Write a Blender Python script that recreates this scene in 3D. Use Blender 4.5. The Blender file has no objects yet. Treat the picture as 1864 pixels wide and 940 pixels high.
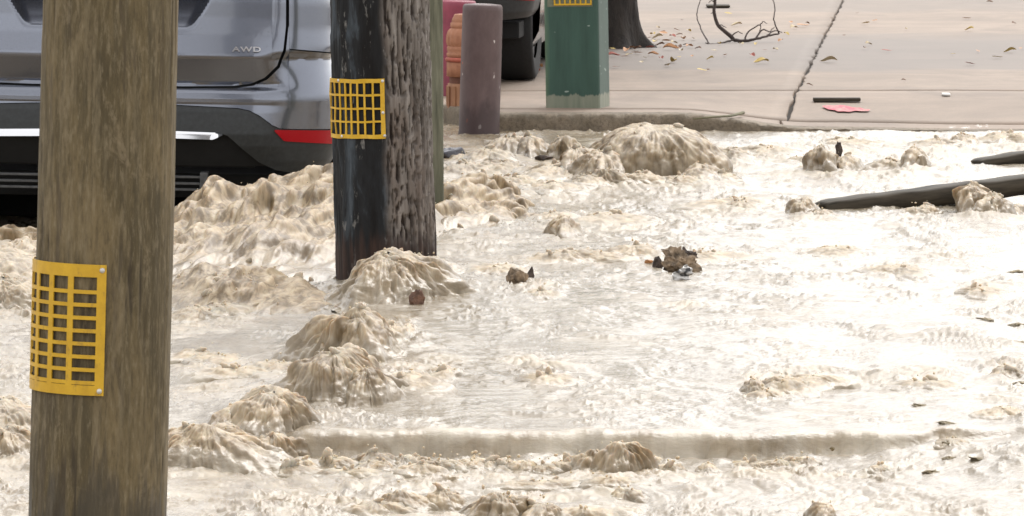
import bpy, bmesh, math, random
import numpy as np
from mathutils import Vector, Matrix

R = math.radians
rnd = random.Random(7)
scene = bpy.context.scene
col = scene.collection

# ------------------------------------------------------------------ camera
FPX, W, H = 12000.0, 1864.0, 940.0      # focal length in photo pixels
CAMZ = 1.8
PITCH = math.atan(907 / FPX)
cam_data = bpy.data.cameras.new('camera')
cam = bpy.data.objects.new('camera', cam_data)
col.objects.link(cam)
cam.location = (0, 0, CAMZ)
cam.rotation_euler = (math.pi / 2 - PITCH, 0, 0)
cam_data.sensor_width = 36
cam_data.lens = 36 * FPX / W
cam_data.clip_start = 0.5
cam_data.clip_end = 3000
cam_data.dof.use_dof = True
cam_data.dof.focus_distance = 20.5
cam_data.dof.aperture_fstop = 45
scene.camera = cam
scene.render.resolution_x, scene.render.resolution_y = 1024, 516

# ------------------------------------------------------------------ light
SUN_EL, SUN_AZ = 48, 18        # azimuth from +Y clockwise: ahead of the camera, a little right
world = bpy.data.worlds.new('World')
scene.world = world
world.use_nodes = True
wn, wl = world.node_tree.nodes, world.node_tree.links
bg = wn['Background']
sky = wn.new('ShaderNodeTexSky')
sky.sky_type = 'NISHITA'
sky.sun_disc = False
sky.sun_elevation = R(SUN_EL)
sky.sun_rotation = R(SUN_AZ)
sky.air_density = 1.0
sky.dust_density = 4.0
sky.ozone_density = 1.0
hs = wn.new('ShaderNodeHueSaturation')          # cloud cover: nearly colourless light
hs.inputs['Saturation'].default_value = 0.14
wl.new(sky.outputs['Color'], hs.inputs['Color'])
veil = wn.new('ShaderNodeMix'); veil.data_type = 'RGBA'
veil.inputs[0].default_value = 0.4
veil.inputs[7].default_value = (6.8, 6.75, 6.7, 1)          # even cloud veil
wl.new(hs.outputs['Color'], veil.inputs[6])
wl.new(veil.outputs[2], bg.inputs['Color'])
bg.inputs['Strength'].default_value = 0.15
sun_d = bpy.data.lights.new('sun', 'SUN')
sun_d.energy = 0.7
sun_d.angle = R(35)
sun_d.color = (1.0, 0.97, 0.93)
sun = bpy.data.objects.new('sun', sun_d)
col.objects.link(sun)
sd = Vector((math.sin(R(SUN_AZ)) * math.cos(R(SUN_EL)), math.cos(R(SUN_AZ)) * math.cos(R(SUN_EL)), math.sin(R(SUN_EL))))
sun.rotation_euler = sd.to_track_quat('Z', 'Y').to_euler()
vs = scene.view_settings
vs.view_transform = 'Standard'
vs.look = 'None'
vs.gamma = 1.0
vs.exposure = 0.98
vs.use_curve_mapping = False

# ------------------------------------------------------------------ helpers
cp, sp = math.cos(PITCH), math.sin(PITCH)

def at(px, py, s):
    """photo pixel at scale s (pixels per metre) -> world point"""
    d = FPX / s
    u, v = (px - W / 2) / FPX, (H / 2 - py) / FPX
    return Vector((u * d, d * (cp + v * sp), CAMZ + d * (-sp + v * cp)))

def gr(px, py, z=0.0):
    """photo pixel -> point on the level plane z"""
    u, v = (px - W / 2) / FPX, (H / 2 - py) / FPX
    d = (CAMZ - z) / (sp - v * cp)
    return Vector((u * d, d * (cp + v * sp), z))

def tag(o, label=None, cat=None, group=None, kind=None):
    if label: o['label'] = label
    if cat: o['category'] = cat
    if group: o['group'] = group
    if kind: o['kind'] = kind
    return o

def thing(name, label, cat, loc=(0, 0, 0), rot=(0, 0, 0), group=None):
    o = bpy.data.objects.new(name, None)
    col.objects.link(o)
    o.empty_display_size = 0.1
    o.location = loc
    o.rotation_euler = rot
    return tag(o, label, cat, group)

def link(name, me, mat, parent=None, smooth=True):
    o = bpy.data.objects.new(name, me)
    col.objects.link(o)
    if mat is not None: me.materials.append(mat)
    if parent is not None: o.parent = parent
    if smooth:
        me.polygons.foreach_set('use_smooth', np.ones(len(me.polygons), bool))
    return o

def mesh(name, verts, faces, mat, parent=None, smooth=False):
    me = bpy.data.meshes.new(name)
    me.from_pydata([tuple(v) for v in verts], [], faces)
    me.update()
    return link(name, me, mat, parent, smooth)

def bm_obj(name, bm, mat, parent=None, smooth=False):
    me = bpy.data.meshes.new(name)
    bmesh.ops.recalc_face_normals(bm, faces=bm.faces[:])
    bm.to_mesh(me)
    bm.free()
    return link(name, me, mat, parent, smooth)

def grid_mesh(name, P, mat, parent=None, smooth=True, wrap=False, flip=False):
    """P: (n, m, 3) array of points -> quad grid"""
    n, m = P.shape[:2]
    idx = np.arange(n * m).reshape(n, m)
    if wrap: idx = np.concatenate([idx, idx[:, :1]], 1)
    a, b, c, d = idx[:-1, :-1], idx[:-1, 1:], idx[1:, 1:], idx[1:, :-1]
    q = np.stack([a, b, c, d] if not flip else [d, c, b, a], -1).reshape(-1, 4)
    me = bpy.data.meshes.new(name)
    me.vertices.add(n * m)
    me.vertices.foreach_set('co', P.reshape(-1).astype(np.float32))
    me.loops.add(q.size)
    me.loops.foreach_set('vertex_index', q.reshape(-1).astype(np.int32))
    me.polygons.add(len(q))
    me.polygons.foreach_set('loop_start', np.arange(0, q.size, 4, dtype=np.int32))
    me.update(calc_edges=True)
    me.validate()
    return link(name, me, mat, parent, smooth)

def attr(o, name, A):
    a = o.data.attributes.new(name, 'FLOAT', 'POINT')
    a.data.foreach_set('value', np.asarray(A, np.float32).reshape(-1))

def add_box(bm, x0, x1, y0, y1, z0, z1, bev=0.0, seg=2):
    r = bmesh.ops.create_cube(bm, size=1)
    vs_ = r['verts']
    for v in vs_:
        v.co = Vector(((x0 + x1) / 2 + v.co.x * (x1 - x0), (y0 + y1) / 2 + v.co.y * (y1 - y0), (z0 + z1) / 2 + v.co.z * (z1 - z0)))
    if bev:
        es = list({e for v in vs_ for e in v.link_edges})
        bmesh.ops.bevel(bm, geom=es, offset=bev, segments=seg, affect='EDGES', profile=0.6)

def box_obj(name, x0, x1, y0, y1, z0, z1, mat, parent=None, bev=0.004, smooth=False):
    bm = bmesh.new()
    add_box(bm, x0, x1, y0, y1, z0, z1, bev)
    return bm_obj(name, bm, mat, parent, smooth)

def tube(pts, rad, n=7):
    """tapered tube through points; returns verts, faces"""
    V, F = [], []
    pts = [Vector(p) for p in pts]
    for i, p in enumerate(pts):
        t = (pts[min(i + 1, len(pts) - 1)] - pts[max(i - 1, 0)]).normalized()
        a = t.cross(Vector((0, 1, 0.13))).normalized()
        b = t.cross(a)
        for k in range(n):
            an = 2 * math.pi * k / n
            V.append(p + (a * math.cos(an) + b * math.sin(an)) * rad[i])
    for i in range(len(pts) - 1):
        for k in range(n):
            F.append((i * n + k, i * n + (k + 1) % n, (i + 1) * n + (k + 1) % n, (i + 1) * n + k))
    F.append(tuple(range(n))[::-1])
    F.append(tuple(range((len(pts) - 1) * n, len(pts) * n)))
    return V, F

def lathe(name, prof, mat, parent=None, n=40, smooth=True):
    """prof: list of (r, z)"""
    th = np.linspace(0, 2 * math.pi, n, endpoint=False)
    P = np.array([[[r * math.cos(t), r * math.sin(t), z] for t in th] for r, z in prof])
    return grid_mesh(name, P, mat, parent, smooth, wrap=True)

# ---- vectorised noise
def hsh(ix, iy, seed):
    h = (ix.astype(np.int64) * 374761393 + iy.astype(np.int64) * 668265263 + seed * 982451653) & 0xffffffff
    h = ((h ^ (h >> 13)) * 1274126177) & 0xffffffff
    return ((h ^ (h >> 16)) & 0xffff) / 65535.0

def perlin(x, y, seed=0):
    x0, y0 = np.floor(x), np.floor(y)
    fx, fy = x - x0, y - y0
    u, v = fx * fx * fx * (fx * (fx * 6 - 15) + 10), fy * fy * fy * (fy * (fy * 6 - 15) + 10)
    def g(i, j):
        a = hsh(x0 + i, y0 + j, seed) * 2 * np.pi
        return np.cos(a) * (fx - i) + np.sin(a) * (fy - j)
    n0 = g(0, 0) * (1 - u) + g(1, 0) * u
    n1 = g(0, 1) * (1 - u) + g(1, 1) * u
    return (n0 * (1 - v) + n1 * v) * 1.5

def fbm(x, y, seed=0, o=4, gain=0.5, lac=2.03):
    t, a, s = 0, 1.0, 0
    for k in range(o):
        t = t + a * perlin(x, y, seed + k * 17)
        s += a
        a *= gain
        x, y = x * lac + 3.1, y * lac + 7.7
    return t / s

def billow(x, y, seed=0, o=4, gain=0.5):
    """rounded lumps with sharp creases, about 0..1"""
    t, a, s = 0, 1.0, 0
    for k in range(o):
        t = t + a * np.sqrt(np.abs(perlin(x, y, seed + k * 13)) + 0.003)
        s += a
        a *= gain
        x, y = x * 2.1 + 1.3, y * 2.1 + 4.2
    return t / s

def sm(a, b, x):
    t = np.clip((x - a) / (b - a), 0, 1)
    return t * t * (3 - 2 * t)

# ---- materials
class NT:
    def __init__(self, name):
        self.m = bpy.data.materials.new(name)
        self.m.use_nodes = True
        self.n, self.l = self.m.node_tree.nodes, self.m.node_tree.links
        self.b = self.n['Principled BSDF']
        self.tc = self.n.new('ShaderNodeTexCoord')
    def set(self, **k):
        for a, v in k.items(): self.b.inputs[a.replace('_', ' ')].default_value = v
        return self
    def noise(self, scale=(1, 1, 1), sc=5, detail=5, rough=0.55, coord='Object', dist=0.0):
        mp = self.n.new('ShaderNodeMapping')
        mp.inputs['Scale'].default_value = scale
        self.l.new(self.tc.outputs[coord], mp.inputs['Vector'])
        t = self.n.new('ShaderNodeTexNoise')
        t.inputs['Scale'].default_value = sc
        t.inputs['Detail'].default_value = detail
        t.inputs['Roughness'].default_value = rough
        t.inputs['Distortion'].default_value = dist
        self.l.new(mp.outputs['Vector'], t.inputs['Vector'])
        return t.outputs['Fac']
    def ramp(self, fac, stops, const=False):
        r = self.n.new('ShaderNodeValToRGB')
        if const: r.color_ramp.interpolation = 'CONSTANT'
        e = r.color_ramp.elements
        while len(e) < len(stops): e.new(0.5)
        for i, (p, c) in enumerate(stops):
            e[i].position = p
            e[i].color = (c, c, c, 1) if isinstance(c, (int, float)) else (*c, 1)
        self.l.new(fac, r.inputs['Fac'])
        return r.outputs['Color']
    def mix(self, fac, a, b, mode='MIX'):
        m = self.n.new('ShaderNodeMix')
        m.data_type = 'RGBA'
        m.blend_type = mode
        for s_, v in ((m.inputs[0], fac), (m.inputs[6], a), (m.inputs[7], b)):
            if isinstance(v, (int, float)): s_.default_value = v
            elif isinstance(v, tuple): s_.default_value = (*v, 1)
            else: self.l.new(v, s_)
        return m.outputs[2]
    def math(self, op, a, b=0.0):
        m = self.n.new('ShaderNodeMath')
        m.operation = op
        for s_, v in ((m.inputs[0], a), (m.inputs[1], b)):
            if isinstance(v, (int, float)): s_.default_value = v
            else: self.l.new(v, s_)
        return m.outputs[0]
    def at(self, name):
        a = self.n.new('ShaderNodeAttribute')
        a.attribute_name = name
        return a.outputs['Fac']
    def col(self, c): self.l.new(c, self.b.inputs['Base Color']); return self
    def rough(self, c): self.l.new(c, self.b.inputs['Roughness']); return self
    def bump(self, h, strength=0.4, dist=0.01):
        b = self.n.new('ShaderNodeBump')
        b.inputs['Strength'].default_value = strength
        b.inputs['Distance'].default_value = dist
        self.l.new(h, b.inputs['Height'])
        self.l.new(b.outputs['Normal'], self.b.inputs['Normal'])
        return self

def plain(name, c, rough=0.6, metal=0.0, var=0.25, sc=12, bump=0.15, scale=(1, 1, 1), spec=0.5):
    t = NT(name)
    f = t.noise(scale, sc, 6, 0.6)
    d = tuple(v * (1 - var) for v in c)
    l = tuple(min(1, v * (1 + var)) for v in c)
    t.col(t.ramp(f, [(0.3, d), (0.7, l)]))
    t.set(Roughness=rough, Metallic=metal, Specular_IOR_Level=spec)
    if bump: t.bump(f, bump, 0.004)
    return t.m

# ================================================================== SETTING
# ---- road bed under the flood, out to the horizon
m_road = plain('asphalt', (0.06, 0.058, 0.055), 0.8, sc=40)
grd = mesh('ground', [(-1500, -300, -0.32), (1500, -300, -0.32), (1500, 2500, -0.32), (-1500, 2500, -0.32)], [(0, 1, 2, 3)], m_road)
tag(grd, 'asphalt road bed under the flood water', 'ground', kind='structure')

# ---- flood water
YK = 31.9           # kerb line

def perlin3(x, y, z, seed=0):
    x0, y0, z0 = np.floor(x), np.floor(y), np.floor(z)
    fx, fy, fz_ = x - x0, y - y0, z - z0
    u, v, w = (f * f * f * (f * (f * 6 - 15) + 10) for f in (fx, fy, fz_))
    ix, iy, iz = x0.astype(np.int64), y0.astype(np.int64), z0.astype(np.int64)
    def g(i, j, k):
        h = ((ix + i) * 374761393 + (iy + j) * 668265263 + (iz + k) * 2147483647 + seed * 982451653) & 0xffffffff
        h = ((h ^ (h >> 13)) * 1274126177) & 0xffffffff
        h ^= h >> 16
        gx = (h & 255) / 127.5 - 1; gy = ((h >> 8) & 255) / 127.5 - 1; gz = ((h >> 16) & 255) / 127.5 - 1
        return gx * (fx - i) + gy * (fy - j) + gz * (fz_ - k)
    l = lambda a, b, t: a + (b - a) * t
    return l(l(l(g(0,0,0), g(1,0,0), u), l(g(0,1,0), g(1,1,0), u), v), l(l(g(0,0,1), g(1,0,1), u), l(g(0,1,1), g(1,1,1), u), v), w)

def bil3(P, f, seed, o=3, gain=0.5):
    """rounded 3-D lumps, 0..about 1"""
    t, a, s_ = 0, 1.0, 0
    x, y, z = P[..., 0] * f[0], P[..., 1] * f[1], P[..., 2] * f[2]
    for k in range(o):
        t = t + a * np.sqrt(perlin3(x, y, z, seed + 7 * k) ** 2 + 0.014)
        s_ += a; a *= gain
        x, y, z = x * 2.07 + 1.7, y * 2.07 + 5.1, z * 2.07 + 2.3
    return t / s_ * 1.9

def normals(P):
    du = np.gradient(P, axis=1); dv = np.gradient(P, axis=0)
    n = np.cross(du, dv)
    return n / np.maximum(1e-9, np.linalg.norm(n, axis=-1, keepdims=True))

# heaps of water: centre px, foot line py, width and height in photo pixels, depth in metres, character
HEAPS = [
    # bow wave at the foot of the pitted pole
    (722, 545, 170, 78, 0.50, 'boil'), (772, 505, 80, 36, 0.5, 'froth'), (672, 545, 80, 36, 0.4, 'boil'),
    # chain of boils along the flooded kerb edge
    (640, 652, 150, 82, 0.40, 'boil'), (590, 650, 70, 46, 0.3, 'boil'), (705, 622, 60, 30, 0.35, 'froth'), (735, 612, 36, 14, 0.3, 'froth'),
    (618, 732, 165, 84, 0.36, 'boil'), (665, 726, 80, 48, 0.3, 'boil'), (570, 712, 90, 34, 0.3, 'froth'), (745, 708, 110, 22, 0.35, 'froth'), (800, 690, 60, 14, 0.3, 'froth'),
    (488, 796, 150, 80, 0.34, 'boil'), (432, 790, 80, 44, 0.3, 'boil'), (440, 690, 120, 16, 0.3, 'froth'), (500, 680, 80, 16, 0.3, 'froth'), (380, 705, 100, 10, 0.3, 'froth'),
    (400, 846, 240, 58, 0.34, 'boil'), (330, 838, 150, 50, 0.34, 'boil'), (478, 842, 120, 44, 0.26, 'boil'), (300, 850, 60, 20, 0.12, 'froth'),
    # behind and left of the near pole
    (20, 570, 170, 60, 0.6, 'froth'), (0, 520, 220, 60, 1.0, 'froth'), (60, 500, 160, 50, 0.8, 'froth'), (10, 800, 150, 70, 0.5, 'froth'), (20, 835, 120, 50, 0.3, 'boil'), (350, 590, 90, 24, 0.4, 'froth'), (410, 580, 80, 22, 0.4, 'froth'), (350, 660, 80, 16, 0.3, 'froth'), (395, 665, 90, 14, 0.3, 'froth'),
    # froth under the lip
    (690, 848, 80, 26, 0.12, 'froth'), (1140, 866, 95, 62, 0.16, 'boil'), (1085, 860, 60, 34, 0.14, 'boil'), (850, 854, 70, 16, 0.12, 'froth'), (1235, 854, 50, 10, 0.1, 'froth'), (760, 866, 90, 20, 0.14, 'froth'), (800, 858, 60, 16, 0.1, 'froth'), (930, 860, 70, 14, 0.12, 'froth'), (1010, 856, 60, 12, 0.1, 'froth'), (640, 870, 110, 14, 0.14, 'froth'), (520, 866, 110, 18, 0.14, 'froth'), (1385, 848, 60, 8, 0.1, 'froth'),
    # foreground
    (740, 932, 110, 30, 0.16, 'boil'), (815, 930, 80, 34, 0.16, 'boil'), (905, 952, 110, 46, 0.2, 'boil'), (690, 942, 100, 26, 0.16, 'froth'), (1140, 915, 50, 26, 0.14, 'froth'), (1080, 946, 110, 18, 0.16, 'froth'), (1500, 948, 50, 26, 0.14, 'boil'), (980, 948, 80, 26, 0.16, 'boil'), (460, 895, 110, 10, 0.14, 'froth'), (1000, 890, 130, 12, 0.14, 'froth'), (620, 900, 120, 10, 0.14, 'froth'), (1110, 885, 80, 14, 0.12, 'froth'),
    # small ridges on the flooded footway
    (1377, 716, 40, 26, 0.18, 'froth'), (1440, 718, 110, 28, 0.25, 'froth'), (1490, 706, 110, 18, 0.25, 'froth'), (1400, 728, 60, 16, 0.18, 'froth'), (1690, 710, 90, 12, 0.25, 'froth'), (1585, 712, 80, 10, 0.25, 'froth'), (1000, 700, 90, 16, 0.25, 'froth'), (950, 690, 60, 10, 0.25, 'froth'), (1525, 468, 90, 14, 0.4, 'froth'), (1290, 478, 130, 12, 0.4, 'froth'), (1060, 482, 150, 22, 0.4, 'froth'), (1150, 470, 80, 22, 0.35, 'froth'), (1640, 505, 90, 14, 0.4, 'froth'), (1030, 435, 60, 34, 0.4, 'boil'), (1120, 410, 150, 14, 0.5, 'froth'), (1330, 380, 130, 12, 0.5, 'froth'), (1010, 405, 60, 14, 0.4, 'froth'), (985, 545, 50, 12, 0.3, 'froth'), (900, 500, 90, 14, 0.3, 'froth'), (1720, 480, 60, 10, 0.3, 'froth'), (1800, 540, 80, 12, 0.3, 'froth'), (1840, 690, 60, 20, 0.2, 'froth'), (1830, 760, 70, 14, 0.2, 'froth'), (1735, 815, 50, 14, 0.14, 'froth'), (1250, 580, 60, 6, 0.2, 'froth'),
    # the great boil near the kerb
    (1188, 332, 262, 104, 0.85, 'dome'), (1085, 328, 110, 50, 0.5, 'boil'), (1285, 332, 80, 26, 0.5, 'boil'), (1060, 318, 80, 48, 0.5, 'boil'), (1110, 336, 60, 30, 0.2, 'froth'), (1160, 336, 90, 22, 0.25, 'froth'), (1250, 336, 90, 16, 0.25, 'froth'), (1070, 340, 70, 20, 0.3, 'froth'), (1310, 330, 70, 14, 0.3, 'froth'),
    # broken water along the far side
    (930, 287, 90, 34, 0.6, 'boil'), (972, 288, 50, 36, 0.5, 'boil'), (885, 298, 70, 26, 0.6, 'froth'), (1035, 298, 60, 44, 0.5, 'boil'), (900, 322, 110, 26, 0.6, 'froth'), (1000, 326, 120, 24, 0.6, 'froth'), (850, 325, 80, 26, 0.6, 'froth'), (950, 345, 100, 20, 0.6, 'froth'), (835, 300, 50, 16, 0.5, 'froth'), (1000, 350, 80, 16, 0.5, 'froth'), (870, 350, 90, 30, 0.6, 'froth'),
    (1500, 314, 62, 46, 0.4, 'boil'), (1545, 314, 56, 26, 0.4, 'boil'), (1668, 308, 44, 34, 0.4, 'boil'), (1625, 310, 56, 20, 0.4, 'froth'), (1335, 292, 60, 22, 0.4, 'froth'), (1400, 282, 90, 12, 0.5, 'froth'), (1560, 268, 110, 12, 0.5, 'froth'), (1760, 266, 60, 18, 0.4, 'boil'), (1700, 270, 80, 14, 0.4, 'froth'), (1620, 258, 130, 10, 0.5, 'froth'), (1840, 262, 80, 18, 0.5, 'froth'), (1480, 300, 60, 12, 0.4, 'froth'), (1440, 310, 120, 10, 0.4, 'froth'),
    (1780, 390, 70, 58, 0.3, 'boil'), (1812, 390, 60, 34, 0.3, 'boil'), (1466, 392, 44, 28, 0.3, 'boil'), (1690, 392, 30, 20, 0.2, 'froth'), (1665, 392, 40, 14, 0.2, 'froth'), (1350, 382, 50, 14, 0.3, 'froth'), (1500, 394, 40, 12, 0.2, 'froth'), (1850, 392, 60, 18, 0.3, 'froth'),
]

_rg = random.Random(3)
for _k in range(34):
    _x = 545 + 1100 * (_k + _rg.random()) / 34
    HEAPS.append((_x, 850 + _rg.uniform(-3, 12), _rg.uniform(24, 60), _rg.uniform(12, 24) * (1 if _x < 1200 else 0.7), 0.10, 'froth'))

def merge_mesh(name, parts, mat):
    """parts: list of (P grid, attribute dict, wrap) joined in one mesh"""
    VV, QQ, AA, BB, n0 = [], [], [], [], 0
    for P, fo, br, wrap in parts:
        n, m = P.shape[:2]
        idx = np.arange(n * m).reshape(n, m) + n0
        if wrap: idx = np.concatenate([idx, idx[:, :1]], 1)
        q = np.stack([idx[:-1, :-1], idx[:-1, 1:], idx[1:, 1:], idx[1:, :-1]], -1).reshape(-1, 4)
        VV.append(P.reshape(-1, 3)); QQ.append(q); AA.append(np.broadcast_to(fo, (n, m)).reshape(-1)); BB.append(np.broadcast_to(br, (n, m)).reshape(-1))
        n0 += n * m
    V = np.concatenate(VV).astype(np.float32); q = np.concatenate(QQ).astype(np.int32)
    me = bpy.data.meshes.new(name)
    me.vertices.add(len(V)); me.vertices.foreach_set('co', V.reshape(-1))
    me.loops.add(q.size); me.loops.foreach_set('vertex_index', q.reshape(-1))
    me.polygons.add(len(q)); me.polygons.foreach_set('loop_start', np.arange(0, q.size, 4, dtype=np.int32))
    me.update(calc_edges=True)
    o = link(name, me, mat)
    attr(o, 'foam', np.concatenate(AA)); attr(o, 'broken', np.concatenate(BB))
    return o

def build_water():
    # rows evenly spaced along 1/distance (finer close by), columns dense where water is seen
    s_in = np.linspace(845, 366, 760)
    d_in = FPX / s_in
    rows = np.concatenate([np.array([-40, -10, 0, 5, 8.5, 11, 12.5, 13.4, 13.9]), d_in, np.array([33.4, 34.5, 37.])])
    u_in = np.linspace(-0.092, 0.092, 800)
    ext = 0.092 + np.array([0.002, 0.006, 0.014, 0.03, 0.07, 0.2, 0.6, 1.6])
    us = np.concatenate([-ext[::-1], u_in, ext])
    Y = np.repeat(rows[:, None], len(us), 1)
    X = us[None, :] * np.maximum(np.abs(Y), 12)
    fade = np.ones_like(X)
    fade *= 1 - sm(0.094, 0.12, np.abs(us))[None, :]
    fade *= (sm(13.4, 14.4, rows))[:, None]
    fade *= (1 - sm(32.2, 33.2, rows))[:, None]

    wx = fbm(X * 1.7, Y * 0.9, 5, 2) * 0.35
    wy = fbm(X * 1.7 + 9, Y * 0.9, 6, 2) * 0.5

    # flooded corner of the raised footway: water stands higher on it and spills off its edges
    edge_x = -0.565 + 0.02 * (Y - 17) + 0.05 * fbm(Y * 2.0, Y * 0 + 0.5, 11, 3) + 0.035 * (Y - 20) * sm(20, 22, Y)
    onx = sm(-0.055, 0.03, X - edge_x) * 0.4 + sm(-0.62, 0.06, X - edge_x) * 0.6
    lipn = 0.12 * fbm(X * 1.6, X * 0 + 2.5, 12, 3) + 0.05 * fbm(X * 5.5, X * 0 + 6.5, 18, 3) + 0.012 * fbm(X * 9, X * 0 + 4.5, 13, 2) + 0.005 * fbm(X * 30, X * 0 + 1.5, 17, 3)
    yl = 16.93 + lipn + 0.10 * sm(0.9, 1.35, X)
    lw = 0.075 + 0.02 * fbm(X * 5, X * 0 + 8.5, 14, 2)
    onx_w = sm(-0.03, 0.02, X - edge_x)
    tt = np.clip((Y - yl) / lw, 0, 1)
    ony = np.sqrt(np.maximum(0, 1 - (1 - tt) ** 2)) 
    ony = np.maximum(ony, sm(0.55, 1.75, X) * sm(14.3, 16.9, Y))
    H0 = (0.066 + 0.012 * fbm(X * 2.6, Y * 0.7, 64, 2)) * (1 - sm(20.5, 27, Y))
    z = H0 * onx * ony
    z += 0.045 * np.maximum(0, fbm(X * 5, Y * 3, 63, 4) + 0.12) * np.exp(-((Y - yl + 0.10) / 0.10) ** 2) * onx_w * (1 - sm(0.9, 1.5, X))
    # trough under the car
    z -= 0.12 * sm(24.6, 25.6, Y) * (1 - sm(30, 32, Y)) * (1 - sm(-1.15, -0.75, X))

    T = np.zeros_like(X)        # how broken the water is
    for (px, py, w_, h_, dep, ch) in HEAPS:
        c = gr(px, py, 0.03)
        s_ = FPX / c.y
        rx, ry = w_ / s_ * 0.85, dep * 0.95
        j0, j1 = np.searchsorted(rows, [c.y - ry * 2, c.y + ry * 3])
        r2 = ((X[j0:j1] - c.x) / rx) ** 2 + ((Y[j0:j1] - c.y - dep * 0.3) / ry) ** 2
        k = np.exp(-r2 * 1.3)
        T[j0:j1] = np.maximum(T[j0:j1], k * (0.9 if ch != 'dome' else 0.5))
        z[j0:j1] += k * h_ / s_ * (0.16 if ch != 'dome' else 0.05)
    far = sm(26, 28.5, Y) * 0.45 + 0.5 * np.exp(-(((X + 0.05) / 0.7) ** 2 + ((Y - 25.2) / 2.2) ** 2)) + 0.5 * (1 - sm(-1.35, -0.9, X)) * sm(15, 16, Y) + 0.45 * (1 - sm(16.4, 16.9, Y)) * (1 - sm(0.6, 1.5, X))
    far = far * sm(-0.35, 0.3, fbm(X * 2.5, Y * 0.9, 91, 3))
    T = np.clip(np.maximum(T, far), 0, 1) * fade

    rip = fbm(X * 6.5 + wx * 5, Y * 8 + wy * 4, 21, 4, 0.6)
    chop = fbm(X * 2.1 + wx * 2, Y * 1.1 + wy * 1.5, 31, 3, 0.55)
    lum = billow(X * 6 + wx * 5, Y * 3.0 + wy * 4, 41, 4)
    fine = fbm(X * 15 + wx * 9, Y * 17 + wy * 8, 51, 3, 0.6) * (1 - 0.5 * sm(20, 26, Y))
    rough_r = sm(0.9, 1.7, X) * (1 - sm(19, 24, Y))                  # choppier along the right
    calm = np.exp(-(((X - 1.0) / 1.2) ** 2 + ((Y - 19.2) / 2.4) ** 2))
    A = 1.1 - 0.45 * calm + 0.5 * rough_r
    smooth_l = np.exp(-(((X + 0.85) / 0.35) ** 2 + ((Y - 19.3) / 1.6) ** 2))
    streak = fbm((X * 0.35 - Y * 0.11) * 26, (X + Y * 0.3) * 2.0, 57, 3)          # runs slanting off the kerb edge
    A = A * (1 - 0.8 * smooth_l)
    lipcalm = onx_w * np.exp(-((Y - yl - 0.03) / 0.16) ** 2)
    A = A * (1 - 0.75 * lipcalm)
    crest = 1 - np.sqrt(np.abs(fbm(X * 3.6 + wx * 5, Y * 7 + wy * 4, 83, 3, 0.55)) + 0.002)
    crest2 = np.maximum(0, crest - 0.62) * sm(-0.2, 0.35, fbm(X * 3 + 4, Y * 1.6, 84, 2))
    z += fade * (A * (0.0075 * rip + 0.014 * chop + 0.0042 * fine + 0.042 * crest2) + 0.004 * smooth_l * streak)
    patch = sm(0.02, 0.5, fbm(X * 1.3 + wx * 2, Y * 0.55 + wy, 71, 3)) * (1 - 0.85 * lipcalm) * (1 - smooth_l) * (1 - 0.6 * calm)
    z += fade * patch * 0.020 * (lum - 0.35)
    ol = sm(0.30, 0.55, fbm(X * 5 + 3, Y * 2.2, 79, 2)) * rough_r
    z += fade * ol * 0.016 * lum
    cur = billow(X * 10 + wx * 6, Y * 5 + wy * 5, 171, 4, 0.6)
    z += fade * T * 0.042 * (cur - 0.40)
    X2 = X + fade * T * (0.030 * fbm(X * 8, Y * 3.5 + z * 9, 191, 3))
    Y2 = Y - fade * T * (0.08 * fbm(X * 7 + 5, Y * 3 + z * 8, 195, 3))
    z = np.where(Y > YK - 0.15, np.minimum(z, 0.02), z)
    P = np.stack([X2, Y2, z], -1)
    foam_n = fbm(X * 11 + wx * 8, Y * 4.5 + wy * 6, 201, 4, 0.6)
    foam = np.clip(T * 0.30 + 0.15 * patch + 0.7 * foam_n + 0.10, 0, 1) * fade
    face = onx_w * sm(-0.06, 0.0, Y - yl) * (1 - sm(0.06, 0.16, Y - yl)) * (1 - sm(0.95, 1.4, X)) * fade
    brk = np.maximum(T * 0.85, face * 0.4)
    foam = np.maximum(foam, face * np.clip(0.40 + 1.3 * fbm(X * 5, z * 12, 203, 4, 0.6), 0, 1))
    parts = [(P, foam, brk, False)]

    # ---- heaps with a skin of their own, so that steep sides keep their lumps
    rg = np.random.default_rng(11)
    for k, (px, py, w_, h_, dep, ch) in enumerate(HEAPS):
        if h_ < 12: continue
        c = gr(px, py, 0.03)
        zb = 0.03
        for _ in range(3):
            c = gr(px, py, zb)
            j_ = int(np.clip(np.searchsorted(rows, c.y + dep * 0.3), 4, len(rows) - 5)); i_ = int(np.clip(np.searchsorted(us, c.x / c.y), 4, len(us) - 5))
            zb = float(z[j_ - 2:j_ + 3, i_ - 3:i_ + 4].mean()) - 0.10 * h_ / (FPX / c.y)
        c = gr(px, py, zb)
        s_ = FPX / c.y
        rx, h, ry = w_ / s_ / 2 * (1.25 if ch == 'froth' else 1.08), h_ / s_ * (0.8 if ch == 'froth' else 0.95), dep / 2 * 1.15
        big = (w_ * h_) ** 0.5
        na = int(np.clip(big * 1.7, 70, 300)); nv = int(np.clip(big * 0.8, 34, 150))
        ph = np.linspace(0, 2 * np.pi, na, endpoint=False)[None, :]
        al = np.linspace(0.02, 1.0, nv)[:, None] * (np.pi / 2 + 0.45)
        rad = np.where(al < np.pi / 2, np.sin(al), 1 + 0.25 * (al - np.pi / 2))
        zz = h * np.cos(al)
        if ch != 'dome':
            rad = al / (np.pi / 2) * 1.12
            zz = h * np.where(al < np.pi / 2, np.maximum(np.cos(al), 0) ** (0.95 if ch == 'boil' else 1.2), 0) - 0.09 * np.maximum(0, al - np.pi / 2)
        irr = 1 + 0.22 * np.sin(ph * 2 + k) + 0.14 * np.sin(ph * 3 + k * 1.7) + 0.08 * np.sin(ph * 5 + k * 2.3)
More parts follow.
